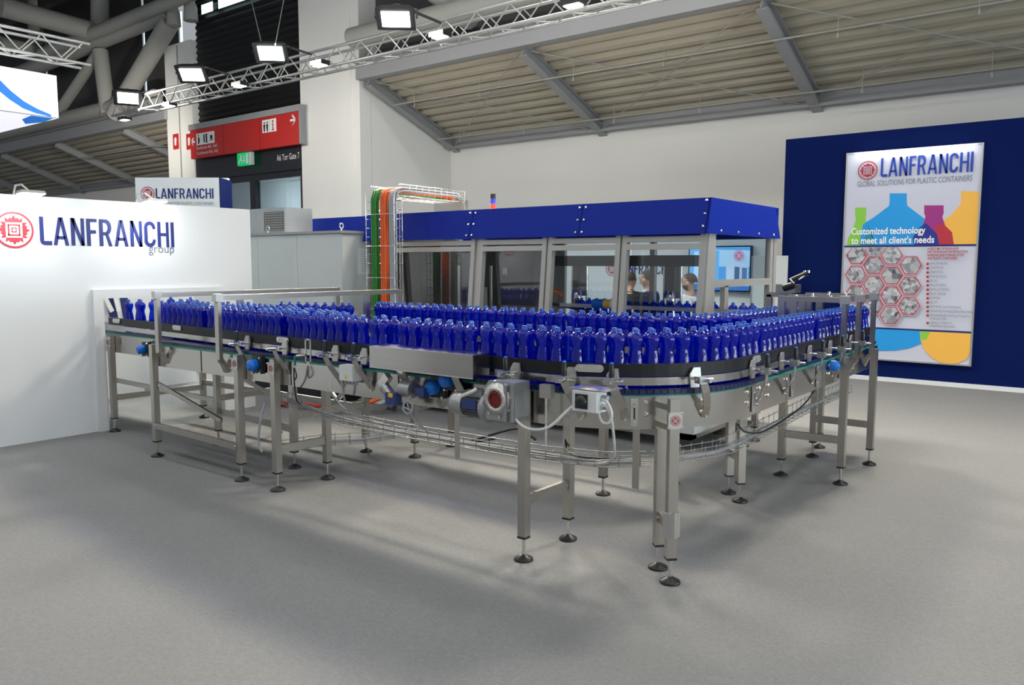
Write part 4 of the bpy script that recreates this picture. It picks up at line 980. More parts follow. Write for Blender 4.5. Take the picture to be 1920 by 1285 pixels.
# rail brackets: hexagonal clamp, rod, lever, strap arm
def bracket(x, y, a, strap=True, lever=True, plate=True):
    r = Vector((math.cos(a), math.sin(a), 0)); n = r.cross(Vector((0, 0, 1))); c = Vector((x, y, 1.028))
    if plate:
        mb = MB(); mb.prism([(-.025, -.05), (.025, -.05), (.036, 0), (.030, .055), (-.010, .055), (-.032, .02)], c+n*.008, r, (0, 0, 1), .012); p = mb.build('rail_clamp', alu, oc)
    else: p = oc
    mb = MB(); mb.cyl(c-n*.0, c+n*.16, .0085, 8); mb.cyl(c-r*.045+n*.09, c+r*.06+n*.09, .0085, 8); mb.build('clamp_rod', chrome, p)
    mb = MB(); mb.box((0, 0, 0), (0, 0, 0)) if False else mb.bar(c+n*.075-r*.02, c+n*.125-r*.02, .04, .035); mb.build('clamp_block', cast, p)
    if lever:
        mb = MB(); e = c+n*.10; mb.lathe([(.013, .02), (.015, .03), (.013, .085), (.010, .09)], e, 10); mb.build('lever_knob', blackp, p)
        mb = MB(); mb.lathe([(.010, .09), (.011, .094), (.004, .098)], e, 10); mb.build('knob_cap', bluecap, p)
    if strap:
        mb = MB(); w = .022
        A = [c+n*.10+Vector((0, 0, -.01)), c+n*.085+r*.025+Vector((0, 0, -.07)), c+n*.045+r*.06+Vector((0, 0, -.15)), c+n*.010+r*.07+Vector((0, 0, -.21))]
        for p0, p1 in zip(A[:-1], A[1:]): mb.bar(p0, p1, .045, .006, up=n)
        s = mb.build('strap_arm', steel, p)
        mb = MB(); e = A[3]; mb.cyl(e-n*.005, e+n*.016, .008, 6); mb.build('bolt', chrome, s)
BR = [(405, 640), (470, 650), (552, 656), (610, 662), (672, 672), (913, 690), (1040, 703), (1153, 712), (1368, 705), (1440, 678), (1488, 664), (1533, 650), (1568, 640), (1600, 630)]
for i, (px, py) in enumerate(BR):
    t = atz(px, py+8, 1.03)
    if t.x < -4.4:
        yy_ = [p for p in pre_o]; 
        for (xa, ya), (xb, yb) in zip(pre_o[:-1]+[pre_o[-1]], pre_o[1:]+[(-4.3, 3.472)]):
            if xa <= t.x <= xb: bracket(t.x, ya+(yb-ya)*(t.x-xa)/(xb-xa)-.006, math.atan2(yb-ya, xb-xa), lever=i % 2 == 0)
    else:
        q = near(px, py); bracket(q[0], q[1]-.0, q[2], lever=i != 8)
# slotted straps on the plates
def slot_strap(x, y, a, z0=.80, z1=.93):
    r = Vector((math.cos(a), math.sin(a), 0)); n = r.cross(Vector((0, 0, 1))); c = Vector((x, y, 0))+n*.004; w = .020
    pts = [(-w, z0), (w, z0), (w, z1), (-w, z1)]; pts = [(-w, z1)]+[(w*math.cos(t), z0+w*math.sin(t)) for t in [math.pi+i*math.pi/8 for i in range(9)]]+[(w, z1)]
    mb = MB(); mb.prism(pts, c, r, (0, 0, 1), .006); p = mb.build('slotted_strap', alu, oc)
    mb = MB(); mb.prism([(-.004, z0+.02), (.004, z0+.02), (.004, z1-.03), (-.004, z1-.03)], c+n*.006, r, (0, 0, 1), .001); mb.build('slot', frameb, p)
    mb = MB()
    for z in (z0+.01, z1-.04): mb.cyl(c+Vector((0, 0, z)), c+n*.016+Vector((0, 0, z)), .009, 6)
    mb.build('bolt', chrome, p)
P0 = along(lpath(0, -6.4, 7.2, **OUT), .02)
def near0(px, py, z=.85):
    t = atz(px, py, z); return min(P0, key=lambda q: (q[0]-t.x)**2+(q[1]-t.y)**2)
for px, py in ((1175, 755), (1355, 745), (1460, 722), (1502, 705), (1540, 690)): q = near0(px, py); slot_strap(*q)
bt = MB(); bt.lathe([(.013, 0), (.013, -.006), (.008, -.011)], (0, 0, 0), 10, 'y'); btm = bt.mesh('plate_bolt', chrome)
for px, py in ((1172, 747), (1224, 747), (1318, 745), (1388, 735), (1412, 745), (1412, 722), (1560, 700)):
    q = near0(px, py)
    for z in (.905, .845): inst(btm, 'plate_bolt', oc, (q[0], q[1], z), (0, 0, q[2]))
# seams between plate sections
for x in (-5.75, -4.62, -3.55, -2.62): mb = MB(); mb.box((x-.004, 3.457, .77), (x+.004, 3.461, .936)); mb.build('seam', frameb, oc)
for y in (5.0, 5.75, 6.5): mb = MB(); mb.box((-1.666, y-.02, .77), (-1.661, y+.02, .936)); mb.build('splice_plate', steel, oc)
# legs of the outer conveyor
near_l = [(-6.41, 3.425), (-5.19, 3.42), (-4.75, 3.42), (-2.55, 3.42)]
for x, y in near_l: leg(oc, x, y, .95)
for x, y in ((-4.72, 3.845), (-2.54, 3.845)): leg(oc, x, y, .80)
for x, y in ((-2.045, 6.06), (-2.04, 6.82), (-2.10, 7.40-.2)): leg(oc, x, y, .80)
for x, y in ((-1.61, 6.08), (-1.59, 6.83)): leg(oc, x, y, .95)
leg(oc, -1.77, 3.625, .95, R(45)); leg(oc, -1.91, 3.765, .765, R(45)); 
for (xa, ya), (xb, yb), z in (((-4.75, 3.44), (-4.72, 3.83), .30), ((-2.55, 3.44), (-2.54, 3.83), .335), ((-1.77, 3.625), (-1.91, 3.765), .29), ((-2.03, 6.06), (-1.62, 6.08), .33), ((-2.03, 6.82), (-1.60, 6.83), .33)):
    crossbar(oc, (xa, ya, z), (xb, yb, z))
mb = MB(); mb.bar((-1.69, 3.60, .33), (-1.69, 3.60, .45), .006, .02) ; 
sp = MB(); sp.box((-.03, -.034, .24), (.03, -.026, .37)); sp.box((.026, -.03, .24), (.034, .03, .37)); sp.build('bracket_sheet', alu, oc).location = Vector((-1.77, 3.625, 0))-ROOTLOC[oc.name]+ROOTLOC[oc.name]
crossbar(oc, (-6.40, 3.405, .27), (-5.20, 3.405, .255), .02, .05); 
crossbar(oc, (-6.38, 3.44, .62), (-5.72, 3.60, .36), .02, .035, 'brace')
for x, y, a in ((-2.55, 3.42, 0), (-5.19, 3.42, 0), (-4.75, 3.42, 0)): emblem_plate(oc, (x-.005, y-LEGW/2, .885), (1, 0, 0), UZ)
emblem_plate(oc, Vector((-1.77, 3.625, .845))+Vector((.707, -.707, 0))*LEGW/2, (.707, .707, 0), UZ)
# clamp arms from corner post to plate
mb = MB(); mb.bar((-1.77, 3.625, .90), (-1.93, 3.73, .90), .03, .03); mb.bar((-1.77, 3.625, .80), (-1.93, 3.73, .80), .03, .03); mb.build('post_arm', steel, oc)
# blue bearing caps on black flanges
def bearing(px, py, y=3.44, r=.042, par=None):
    c = aty(px, py, y); par = par or oc
    mb = MB(); mb.prism([(-.055, -.06), (.055, -.06), (.06, .0), (.055, .065), (-.055, .065)], (c.x+.02, y+.01, c.z), RX_, UZ, .03); o = mb.build('bearing_flange', blackp, par)
    mb = MB(); mb.lathe([(r, 0), (r, -.03), (r*.92, -.05), (r*.5, -.062)], (c.x, y-.02, c.z), 20, 'y'); mb.build('bearing_cap', bluecap, o)
    mb = MB()
    for dx, dz in ((.06, .055), (.06, -.055), (-.03, -.06)): mb.cyl((c.x+dx, y-.03, c.z+dz), (c.x+dx, y-.005, c.z+dz), .008, 6)
    mb.build('bolt', chrome, o)
for px, py in ((483, 684), (820, 726), (846, 712), (966, 740)): bearing(px, py)
c = atx(1568, 686, -1.62); mb = MB(); mb.lathe([(.04, 0), (.04, .03), (.03, .05), (.015, .06)], (-1.655, c.y, c.z), 16, 'x'); mb.build('bearing_cap', bluecap, oc)
# stainless cover on the rail
mb = MB(); x0, x1 = -3.635, -2.81
mb.hexa([(x0, 3.30, .995), (x1, 3.30, .995), (x1, 3.44, .99), (x0, 3.44, .99), (x0, 3.30, 1.124), (x1, 3.30, 1.124), (x1, 3.45, 1.128), (x0, 3.45, 1.128)]); cv = mb.build('rail_cover', steelp, oc)
mb = MB(); mb.box((x0, 3.297, .992), (x1, 3.301, .998)); mb.build('cover_lip', alu, cv)
for x in (-3.45, -3.02):
    mb = MB(); mb.bar((x, 3.38, .99), (x+.03, 3.44, .84), .05, .008, up=(0, 1, 0)); mb.build('cover_bracket', steel, oc)
# junction box with grey glands
def jbox(name, px, py, y, w, h, d, m, par):
    c = aty(px, py, y); mb = MB(); mb.box((c.x-w/2, y, c.z-h/2), (c.x+w/2, y+d, c.z+h/2)); o = mb.build(name, m, par)
    mb = MB(); mb.box((c.x-w/2+.002, y-.008, c.z-h/2+.002), (c.x+w/2-.002, y, c.z+h/2-.002)); mb.build('box_lid', m, o)
    return c, o
c, o = jbox('junction_box', 650, 700, 3.37, .13, .10, .07, lightgrey, oc)
mb = MB(); mb.add([(c.x+.0-.015, 3.3612, c.z-.035), (c.x+.02, 3.3612, c.z-.035), (c.x+.002, 3.3612, c.z-.005)], [(0, 1, 2)]); mb.build('warning_label', yellow, o)
mb = MB()
for dx in (-.045, -.015, .02, .05): mb.cyl((c.x+dx, 3.405, c.z-.05), (c.x+dx, 3.405, c.z-.078), .011, 8)
mb.build('cable_gland', greyc, o)
c2, o = jbox('isolator_box', 1097, 753, 3.30, .145, .105, .085, mat('box_white', (.66, .68, .70), .4), oc)
mb = MB(); mb.box((c2.x-.05, 3.286, c2.z-.036), (c2.x+.02, 3.292, c2.z+.036)); mb.build('socket', blackp, o)
mb = MB(); mb.lathe([(.032, 0), (.028, -.02), (.012, -.022)], (c2.x-.012, 3.288, c2.z), 14, 'y'); mb.build('rotary_switch', blackp, o)
mb = MB()
for dz in (.02, -.025): mb.cyl((c2.x+.07, 3.34, c2.z+dz), (c2.x+.105, 3.34, c2.z+dz), .014, 10)
mb.build('cable_gland', greyc, o)
mb = MB(); mb.box((c2.x-.10, 3.30, c2.z+.055), (c2.x+.12, 3.46, c2.z+.06)); mb.build('box_hood', steel, o)
# gear motor
g = aty(925, 754, 3.22); gx, gz = g.x, g.z
mb = MB(); mb.prism([(-.075, -.105), (.105, -.105), (.115, -.08), (.115, .105), (-.06, .105), (-.085, .07), (-.085, -.08)], (gx, 3.385, gz), RX_, UZ, .13); gb = mb.build('gearbox', cast, oc)
mb = MB(); mb.prism([(.055, -.1), (.075, -.1), (.075, .09), (.055, .1)], (gx, 3.255, gz), RX_, UZ, .02); mb.prism([(.098, -.1), (.112, -.1), (.112, .1), (.098, .1)], (gx, 3.255, gz), RX_, UZ, .015); mb.build('gearbox_rib', cast, gb)
mb = MB(); mb.lathe([(.088, 0), (.088, -.012), (.070, -.014), (.070, -.028), (.046, -.028), (.046, -.010), (.0455, -.0)], (gx, 3.257, gz+.01), 24, 'y'); mb.build('output_flange', alu, gb)
mb = MB(); mb.lathe([(.044, 0), (.044, -.020), (.036, -.024), (.034, -.014)], (gx, 3.25, gz+.01), 20, 'y'); mb.build('shaft_cap', redseal, gb)
mb = MB()
for k in range(8): t = k*math.pi/4+.4; mb.cyl((gx+.058*math.cos(t), 3.222, gz+.01+.058*math.sin(t)), (gx+.058*math.cos(t), 3.235, gz+.01+.058*math.sin(t)), .006, 6)
for k in range(8): t = k*math.pi/4+.2; mb.cyl((gx+.094*math.cos(t), 3.244, gz+.01+.094*math.sin(t)), (gx+.094*math.cos(t), 3.257, gz+.01+.094*math.sin(t)), .008, 6)
mb.build('bolt', chrome, gb)
mz = gz-.055
mb = MB(); mb.lathe([(.072, -.135), (.085, -.115), (.085, -.10), (.052, -.095), (.052, -.06)], (gx, 3.32, mz), 20, 'x'); mb.build('motor_flange', cast, gb)
mb = MB(); mb.cyl((gx-.28, 3.32, mz), (gx-.11, 3.32, mz), .050, 18); mt_ = mb.build('motor', mat('motor_grey', (.16, .17, .18), .4, .5), gb)
fin = MB()
for k in range(18):
    t = k*2*math.pi/18; a = Vector((0, math.cos(t), math.sin(t))); b = a.cross(Vector((1, 0, 0)))
    fin.hexa([Vector((gx-.27, 3.32, mz))+a*.048-b*.002, Vector((gx-.12, 3.32, mz))+a*.048-b*.002, Vector((gx-.12, 3.32, mz))+a*.048+b*.002, Vector((gx-.27, 3.32, mz))+a*.048+b*.002, Vector((gx-.27, 3.32, mz))+a*.060-b*.002, Vector((gx-.12, 3.32, mz))+a*.060-b*.002, Vector((gx-.12, 3.32, mz))+a*.060+b*.002, Vector((gx-.27, 3.32, mz))+a*.060+b*.002])
fin.build('cooling_fin', mat('motor_grey', ), gb)
mb = MB(); mb.lathe([(.050, -.36), (.062, -.355), (.067, -.335), (.067, -.265), (.064, -.265)], (gx, 3.32, mz), 20, 'x'); mb.build('fan_cover', cast, gb)
mb = MB(); mb.box((gx-.25, 3.255, mz-.012), (gx-.15, 3.262, mz+.045)); mb.build('name_plate', motorblue, gb)
mb = MB(); mb.box((gx-.24, 3.29, mz+.055), (gx-.14, 3.36, mz+.09)); mb.build('terminal_box', cast, gb)
# pneumatic group left of the motor
pn = aty(740, 735, 3.36)
mb = MB(); mb.cyl((pn.x-.06, 3.33, pn.z+.03), (pn.x+.03, 3.33, pn.z-.04), .032, 14); p_ = mb.build('air_valve', cast, oc)
mb = MB(); mb.bar((pn.x-.08, 3.33, pn.z+.035), (pn.x-.02, 3.33, pn.z+.10), .04, .05); mb.build('valve_head', chrome, p_)
mb = MB(); mb.box((pn.x-.01, 3.29, pn.z-.07), (pn.x+.07, 3.35, pn.z+.005)); mb.build('valve_block', motorblue, p_)
mb = MB(); mb.box((pn.x+.02, 3.287, pn.z-.02), (pn.x+.055, 3.29, pn.z+.005)); mb.build('warning_label', yellow, p_)
mb = MB(); mb.cyl((pn.x+.08, 3.35, pn.z+.03), (pn.x+.17, 3.35, pn.z+.03), .05, 16); mb.build('cylinder', cast, p_)
mb = MB(); mb.box((pn.x+.20, 3.33, pn.z+.0), (pn.x+.27, 3.38, pn.z+.05)); mb.build('plug', motorblue, p_)
mb = MB(); mb.cyl((pn.x+.01, 3.30, pn.z-.085), (pn.x+.06, 3.30, pn.z-.085), .02, 10); mb.build('silencer', blackp, p_)
mb = MB(); mb.box((pn.x+.29, 3.44, pn.z-.01), (pn.x+.35, 3.443, pn.z+.015)); mb.build('warning_label', yellow, p_)
# sensor bracket on the rail
c = aty(577, 655, 3.40); mb = MB()
for dx in (-.025, .025): mb.box((c.x+dx-.006, 3.40, c.z-.10), (c.x+dx+.006, 3.406, c.z+.07))
mb.box((c.x-.03, 3.40, c.z-.10), (c.x+.03, 3.406, c.z-.085)); mb.box((c.x-.03, 3.40, c.z+.06), (c.x+.03, 3.406, c.z+.07)); sb = mb.build('sensor_bracket', alu, oc)
mb = MB(); mb.cyl((c.x-.10, 3.39, c.z-.05), (c.x-.01, 3.39, c.z-.04), .010, 8); mb.build('sensor', chrome, sb)
mb = MB(); mb.tube([(c.x-.13, 3.39, c.z-.12), (c.x-.125, 3.39, c.z-.06), (c.x-.10, 3.39, c.z-.05)], .009, 6); mb.build('sensor_plug', greenstrip, sb)
# strap hanging below and vertical rod
mb = MB(); s0 = aty(857, 800, 3.45); mb.box((s0.x-.018, 3.448, .50), (s0.x+.018, 3.452, .76)); mb.prism([(.018*math.cos(t), .018*math.sin(t)) for t in [math.pi+i*math.pi/8 for i in range(9)]], (s0.x, 3.452, .50), RX_, UZ, .004); mb.build('hanger_strap', steel, oc)
s0 = aty(1215, 860, 3.72); mb = MB(); mb.box((-2.02-.02, 3.70, .43), (-2.02+.02, 3.705, .80)); mb.build('hanger_strap', steel, oc)
rd = aty(1024, 760, 3.36); mb = MB(); mb.cyl((rd.x, 3.36, .68), (rd.x, 3.36, .93), .007, 8); mb.build('threaded_rod', chrome, oc)
mb = MB(); mb.box((rd.x-.03, 3.34, .93), (rd.x+.04, 3.38, 1.0)); mb.build('rod_block', steel, oc)
# ---- portals (guard frames)
def jpost(par, x, y, a_out, ztop, w=.05):
    """flat post with its foot swept outwards to the side plate"""
    mb = MB(); d = Vector(a_out); top = Vector((x, y, ztop))
    pts = [top, Vector((x, y, .97)), Vector((x, y, .92))-d*.0+Vector((0, 0, -.02)), Vector((x, y, .87))-d*.03, Vector((x, y, .80))-d*.06]
    for p0, p1 in zip(pts[:-1], pts[1:]): mb.bar(p0, p1, w, .03, up=d)
    o = mb.build('portal_post', steel, par)
    mb = MB(); mb.cyl(top-d*-.02+Vector((0, 0, -.03)), top-d*-.03+Vector((0, 0, -.03)), .010, 6); mb.build('bolt', chrome, o)
ZP = 1.365
for x in (-6.27, -5.40):
    jpost(oc, x, 3.40, (0, -1, 0), ZP)
    mb = MB(); mb.box((x-.02, 3.38, ZP-.02), (x+.02, 5.30, ZP+.02)); mb.build('portal_bar', steel, oc)
    mb = MB(); mb.box((x-.027, 3.37, ZP-.027), (x+.027, 3.43, ZP+.03)); mb.build('corner_joint', alu, oc)
    for y in ((4.17, 5.27) if x < -6 else (4.88, 5.28)):
        mb = MB(); mb.box((x-.02, y-.025, 1.0), (x+.02, y+.025, ZP-.02)); mb.build('portal_post', steel, oc)
for y in (6.04, 6.43, 6.87):
    jpost(oc, -1.62, y, (1, 0, 0), ZP)
    xe = -2.10 if y < 6.2 else -2.16
    mb = MB(); mb.box((xe, y-.02, ZP-.02), (-1.60, y+.02, ZP+.02)); mb.build('portal_bar', steel, oc)
    mb = MB(); mb.box((-1.65, y-.027, ZP-.027), (-1.585, y+.027, ZP+.03)); mb.build('corner_joint', alu, oc)
    for x in (xe+.025, xe+.115):
        mb = MB(); mb.box((x-.025, y-.02, 1.0), (x+.025, y+.02, ZP-.02)); mb.build('portal_post', steel, oc)
    mb = MB()
    for x in (-1.72, -1.85, -1.97): mb.cyl((x, y, ZP+.02), (x, y, ZP+.032), .012, 6)
    mb.build('bolt', chrome, oc)
# ---- infeed table through the hatch
it = thing('infeed_table', (-6.6, 4.3, 0), 'wide steel infeed table bringing bottles out of the hatch in the white wall', 'conveyor')
mb = MB(); mb.box((-8.9, 3.735, .952), (-6.52, 4.74, ZT)); mb.box((-6.52, 3.835, .952), (-4.72, 4.74, ZT)); mb.build('belt', beltm, it)
mb = MB(); mb.box((-8.9, 3.725, .938), (-6.53, 3.745, .951)); mb.build('wear_strip', greenstrip, it)
mb = MB(); mb.box((-8.9, 3.728, .77), (-6.53, 3.734, .938)); mb.build('side_plate', steelp, it)
mb = MB(); mb.box((-8.9, 4.742, .77), (-4.72, 4.748, .96)); mb.build('side_plate', steel, it)
mb = MB(); mb.box((-4.724, 3.84, .77), (-4.718, 4.742, .95)); mb.build('end_plate', steel, it)
mb = MB(); mb.box((-8.0, 4.70, 1.01), (-5.5, 4.71, 1.08)); mb.build('guide_flat', steel, it)
for x, y, h in ((-7.70, 3.70, .93), (-7.66, 4.62, .80), (-5.15, 4.62, .80), (-5.19, 3.90, .80), (-6.41, 4.0, .80), (-6.41, 4.62, .80)): leg(it, x, y, h)
crossbar(it, (-7.70, 3.72, .33), (-7.66, 4.60, .33)); crossbar(it, (-5.15, 4.60, .42), (-5.19, 3.92, .42)); crossbar(it, (-6.41, 4.60, .42), (-6.41, 4.02, .42))
crossbar(it, (-7.68, 4.62, .38), (-5.15, 4.64, .38)); crossbar(it, (-7.68, 3.72, .50), (-6.42, 3.99, .40), .02, .04, 'brace'); crossbar(it, (-6.41, 4.02, .30), (-5.19, 3.92, .30), .02, .05)
crossbar(it, (-5.9, 4.60, .75), (-5.5, 4.60, .42), .02, .035, 'brace'); crossbar(it, (-5.1, 4.60, .75), (-5.5, 4.60, .42), .02, .035, 'brace'); crossbar(it, (-6.35, 4.0, .72), (-5.9, 4.3, .42), .02, .035, 'brace')
bearing(274, 655, 3.70, .042, it)
emblem_plate(it, (-7.70, 3.675, .87), RX_, UZ)
# ---- return conveyor (inner L) and feed into the machine
rc = thing('return_conveyor', (-3.5, 5.0, 0), 'second L-shaped bottle conveyor between the front conveyor and the machine', 'conveyor')
YE2 = 7.02
strip(rc, 'belt', beltm, INN, .01, .40, .952, ZT, -5.45, YE2)
strip(rc, 'side_plate', steelp, INN, 0, .004, .80, .945, -5.45, YE2); strip(rc, 'side_plate', steel, INN, .40, .404, .80, .945, -5.45, YE2)
strip(rc, 'guide_flat', steel, INN, .02, .028, 1.01, 1.055, -5.45, YE2); strip(rc, 'guide_flat', steel, INN, .375, .383, 1.01, 1.055, -5.45, YE2)
for x, y in ((-4.68, 4.74), (-4.71, 5.24), (-2.86, 4.77), (-2.6, 5.33)): leg(rc, x, y, .80)
leg(rc, -2.03, 5.20, .80, R(45)); leg(rc, -2.17, 5.345, .80, R(45))
crossbar(rc, (-4.68, 4.76, .42), (-4.71, 5.22, .42)); crossbar(rc, (-2.03, 5.20, .30), (-2.17, 5.345, .30)); crossbar(rc, (-4.70, 5.24, .52), (-2.62, 5.33, .52), .025, .06)
fc = thing('machine_feed_conveyor', (-3.0, 7.0, 0), 'short bottle conveyor with steel hand rail entering the end of the machine', 'conveyor')
mb = MB(); mb.box((-4.6, 6.80, .952), (-2.52, 7.16, ZT)); mb.build('belt', beltm, fc)
mb = MB(); mb.box((-4.6, 6.79, .88), (-2.52, 6.795, .96)); mb.box((-4.6, 7.165, .88), (-2.52, 7.17, .96)); mb.build('side_plate', steel, fc)
mb = MB(); mb.box((-4.6, 6.77, 1.19), (-2.36, 6.785, 1.225)); mb.build('hand_rail', alu, fc)
mb = MB(); mb.box((-2.46, 6.77, 1.0), (-2.42, 6.81, 1.365)); mb.box((-2.30, 6.77, 1.0), (-2.26, 6.81, 1.365)); mb.box((-2.46, 6.77, 1.345), (-2.26, 6.81, 1.385)); mb.build('portal_post', steel, fc)
leg(fc, -2.66, 6.85, .90); leg(fc, -2.66, 7.12, .90)
# bottle reject actuator on the portal
ra = thing('reject_actuator', (-2.22, 6.6, ZP), 'steel box with black angled pneumatic actuator on top of the guard frame', 'actuator')
c0 = aty(1478, 545, 6.75)
mb = MB(); mb.box((c0.x-.09, 6.70, ZP+.02), (c0.x+.07, 6.86, ZP+.09)); mb.build('box', steel, ra)
mb = MB(); mb.cyl((c0.x-.02, 6.69, ZP+.06), (c0.x+.07, 6.69, ZP+.09), .03, 10); mb.cyl((c0.x+.02, 6.72, ZP+.12), (c0.x+.15, 6.76, ZP+.185), .022, 10); mb.build('cylinder', blackp, ra)
mb = MB(); mb.cyl((c0.x+.03, 6.68, ZP+.14), (c0.x+.07, 6.68, ZP+.10), .008, 6); mb.cyl((c0.x+.10, 6.70, ZP+.13), (c0.x+.14, 6.72, ZP+.16), .008, 6); mb.lathe([(.012, 0), (.012, .02)], (c0.x+.13, 6.75, ZP+.185), 8); mb.lathe([(.012, 0), (.012, .02)], (c0.x+.155, 6.77, ZP+.188), 8); mb.build('fitting', chrome, ra)
# ---- wire cable trays below the conveyors
zinc = mat('zinc_wire', (.42, .42, .41), .5, .8)
def tray(label, pts, w=.10, h=.06, sag=0):
    t = thing('wire_tray', (*pts[0][:2], pts[0][2]-.02), label, 'cable tray', None)
    P = [Vector(p) for p in pts]; nrm = []
    for i, p in enumerate(P):
        d = (P[min(i+1, len(P)-1)]-P[max(0, i-1)]); d.z = 0; d.normalize(); nrm.append(Vector((-d.y, d.x, 0)))
    for off, dz in ((-w/2, 0), (-w/6, 0), (w/6, 0), (w/2, 0), (-w/2, h), (w/2, h), (-w/2, h/2)):
        mb = MB(); mb.tube([p+n*off+Vector((0, 0, dz)) for p, n in zip(P, nrm)], .0028, 4); mb.build('wire', zinc, t)
    hb = MB(); hb.tube([(0, -w/2, h+.012), (0, -w/2, 0), (0, w/2, 0), (0, w/2, h+.012)], .0028, 4); hme = hb.mesh('tray_hoop', zinc)
    for (p, q) in zip(P[:-1], P[1:]):
        L = (q-p).length; n = max(1, int(L/.10)); a = math.atan2((q-p).y, (q-p).x)
        for i in range(n): inst(hme, 'tray_hoop', t, p+(q-p)*(i+.5)/n, (0, 0, a))
    return t
tray('long wire cable tray hanging under the front run of the L-shaped conveyor', [(-4.95, 3.62, .60), (-4.3, 3.66, .51), (-3.6, 3.66, .505), (-2.6, 3.66, .515), (-2.2, 3.70, .53), (-2.03, 3.86, .53)])
tray('wire cable tray hanging under the far run of the L-shaped conveyor', [(-1.99, 3.90, .53), (-1.86, 4.5, .505), (-1.85, 5.4, .53), (-1.86, 6.2, .545), (-1.86, 7.1, .545)])
tray('low wire cable tray crossing the floor between the steel legs', [(-5.0, 3.55, .22), (-4.90, 3.86, .23), (-4.62, 4.2, .24), (-4.45, 4.6, .28)], .12)
# ---- cables
def cable(pts, r, m, label, n=10, name='cable'):
    P = [Vector(p) for p in pts]; out = []
    for i in range(len(P)-1):
        p0, p1, p2, p3 = P[max(0, i-1)], P[i], P[i+1], P[min(len(P)-1, i+2)]
        for k in range(n):
            t = k/n; out.append(.5*((2*p1)+(p2-p0)*t+(2*p0-5*p1+4*p2-p3)*t*t+(3*p1-p0-3*p2+p3)*t*t*t))
    out.append(P[-1]); mb = MB(); mb.tube(out, r, 6); return mb.build(name, m, label=label, cat='cable')
def Q(px, py, y): p = aty(px, py, y); return (p.x, p.y, p.z)
cable([Q(957, 755, 3.28), Q(962, 780, 3.27), Q(983, 801, 3.26), Q(1010, 806, 3.26), Q(1035, 797, 3.27), Q(1062, 772, 3.3), Q(1075, 762, 3.33)], .0075, whitec, 'light grey cable looping from the gear motor to the white isolator box')
cable([Q(1128, 748, 3.33), Q(1140, 757, 3.32), Q(1147, 778, 3.32), Q(1141, 793, 3.32), Q(1130, 792, 3.32), Q(1123, 778, 3.33), Q(1127, 764, 3.33), Q(1138, 764, 3.32), Q(1147, 790, 3.34), Q(1152, 840, 3.45), Q(1148, 860, 3.58), Q(1120, 870, 3.64), Q(1040, 862, 3.66)], .007, whitec, 'light grey cable coiled under the white isolator box')
cable([Q(868, 742, 3.26), Q(885, 735, 3.26), Q(893, 730, 3.28)], .011, whitec, 'short grey cable entering the gear motor terminal box')
cable([Q(770, 742, 3.32), Q(765, 760, 3.32), Q(775, 785, 3.35), Q(790, 800, 3.5), Q(800, 808, 3.62)], .0065, greyc, 'thin grey air hose hanging left of the gear motor', name='air_hose')
cable([Q(757, 755, 3.31)] + [Q(765+9*math.cos(t), 764+12*math.sin(t), 3.31) for t in [math.pi+i*math.pi/4 for i in range(9)]] + [Q(772, 770, 3.31)], .005, greyc, 'small coiled air hose loop below the blue plug', 6, 'air_hose')
cable([Q(640, 712, 3.40), Q(645, 745, 3.42), Q(655, 770, 3.5), Q(690, 787, 3.6), Q(720, 796, 3.66)], .007, greyc, 'grey cable dropping from the grey junction box to the wire tray')
cable([Q(623, 706, 3.39), Q(620, 730, 3.40), Q(640, 760, 3.45), Q(655, 770, 3.5)], .005, lightgrey, 'thin pale cable bending beside the grey junction box')
cable([Q(552, 690, 3.39), Q(556, 705, 3.39), Q(552, 712, 3.4), Q(551, 690, 3.4), Q(552, 720, 3.42), Q(556, 750, 3.5), Q(563, 758, 3.6)], .005, blackp, 'thin black sensor cable hanging beside the sensor bracket')
cable([Q(497, 755, 3.55), Q(488, 790, 3.5), Q(485, 830, 3.5), Q(492, 848, 3.5)], .010, greyc, 'grey cable bundle dropping from the tray end to the low tray')
cable([Q(930, 822, 4.1), Q(880, 830, 4.2), Q(960, 805, 4.3), Q(985, 812, 4.35), Q(1005, 825, 4.4)], .010, blackp, 'black cable arching behind the front legs above the floor')
cable([Q(1060, 800, 3.84), Q(1062, 840, 3.80), Q(1075, 853, 3.68), (-2.3, 3.68, .56), (-2.06, 3.83, .555)], .0055, blackp, 'black cable running along the front wire tray')
cable([(-4.9, 3.64, .615), (-4.3, 3.67, .53), (-3.4, 3.67, .52), (-2.4, 3.67, .54), (-2.2, 3.70, .55), (-2.06, 3.83, .55)], .014, greyc, 'thick grey cable bundle lying in the front wire tray')
cable([(-1.98, 3.94, .55), (-1.86, 4.5, .52), (-1.86, 5.4, .545), (-1.86, 6.9, .56)], .009, greyc, 'grey cable lying in the far wire tray')
q = atx(1430, 765, -1.75); cable([(-1.70, 4.30, .72), (-1.75, 4.55, .63), (-1.76, 4.9, .58), (-1.74, 5.5, .64), (-1.70, 5.7, .75)], .006, blackp, 'black cable sagging under the far run of the conveyor')
cable([(-5.0, 3.57, .245), (-4.90, 3.86, .255), (-4.62, 4.2, .265), (-4.45, 4.6, .305)], .013, greyc, 'grey cables lying in the low wire tray')

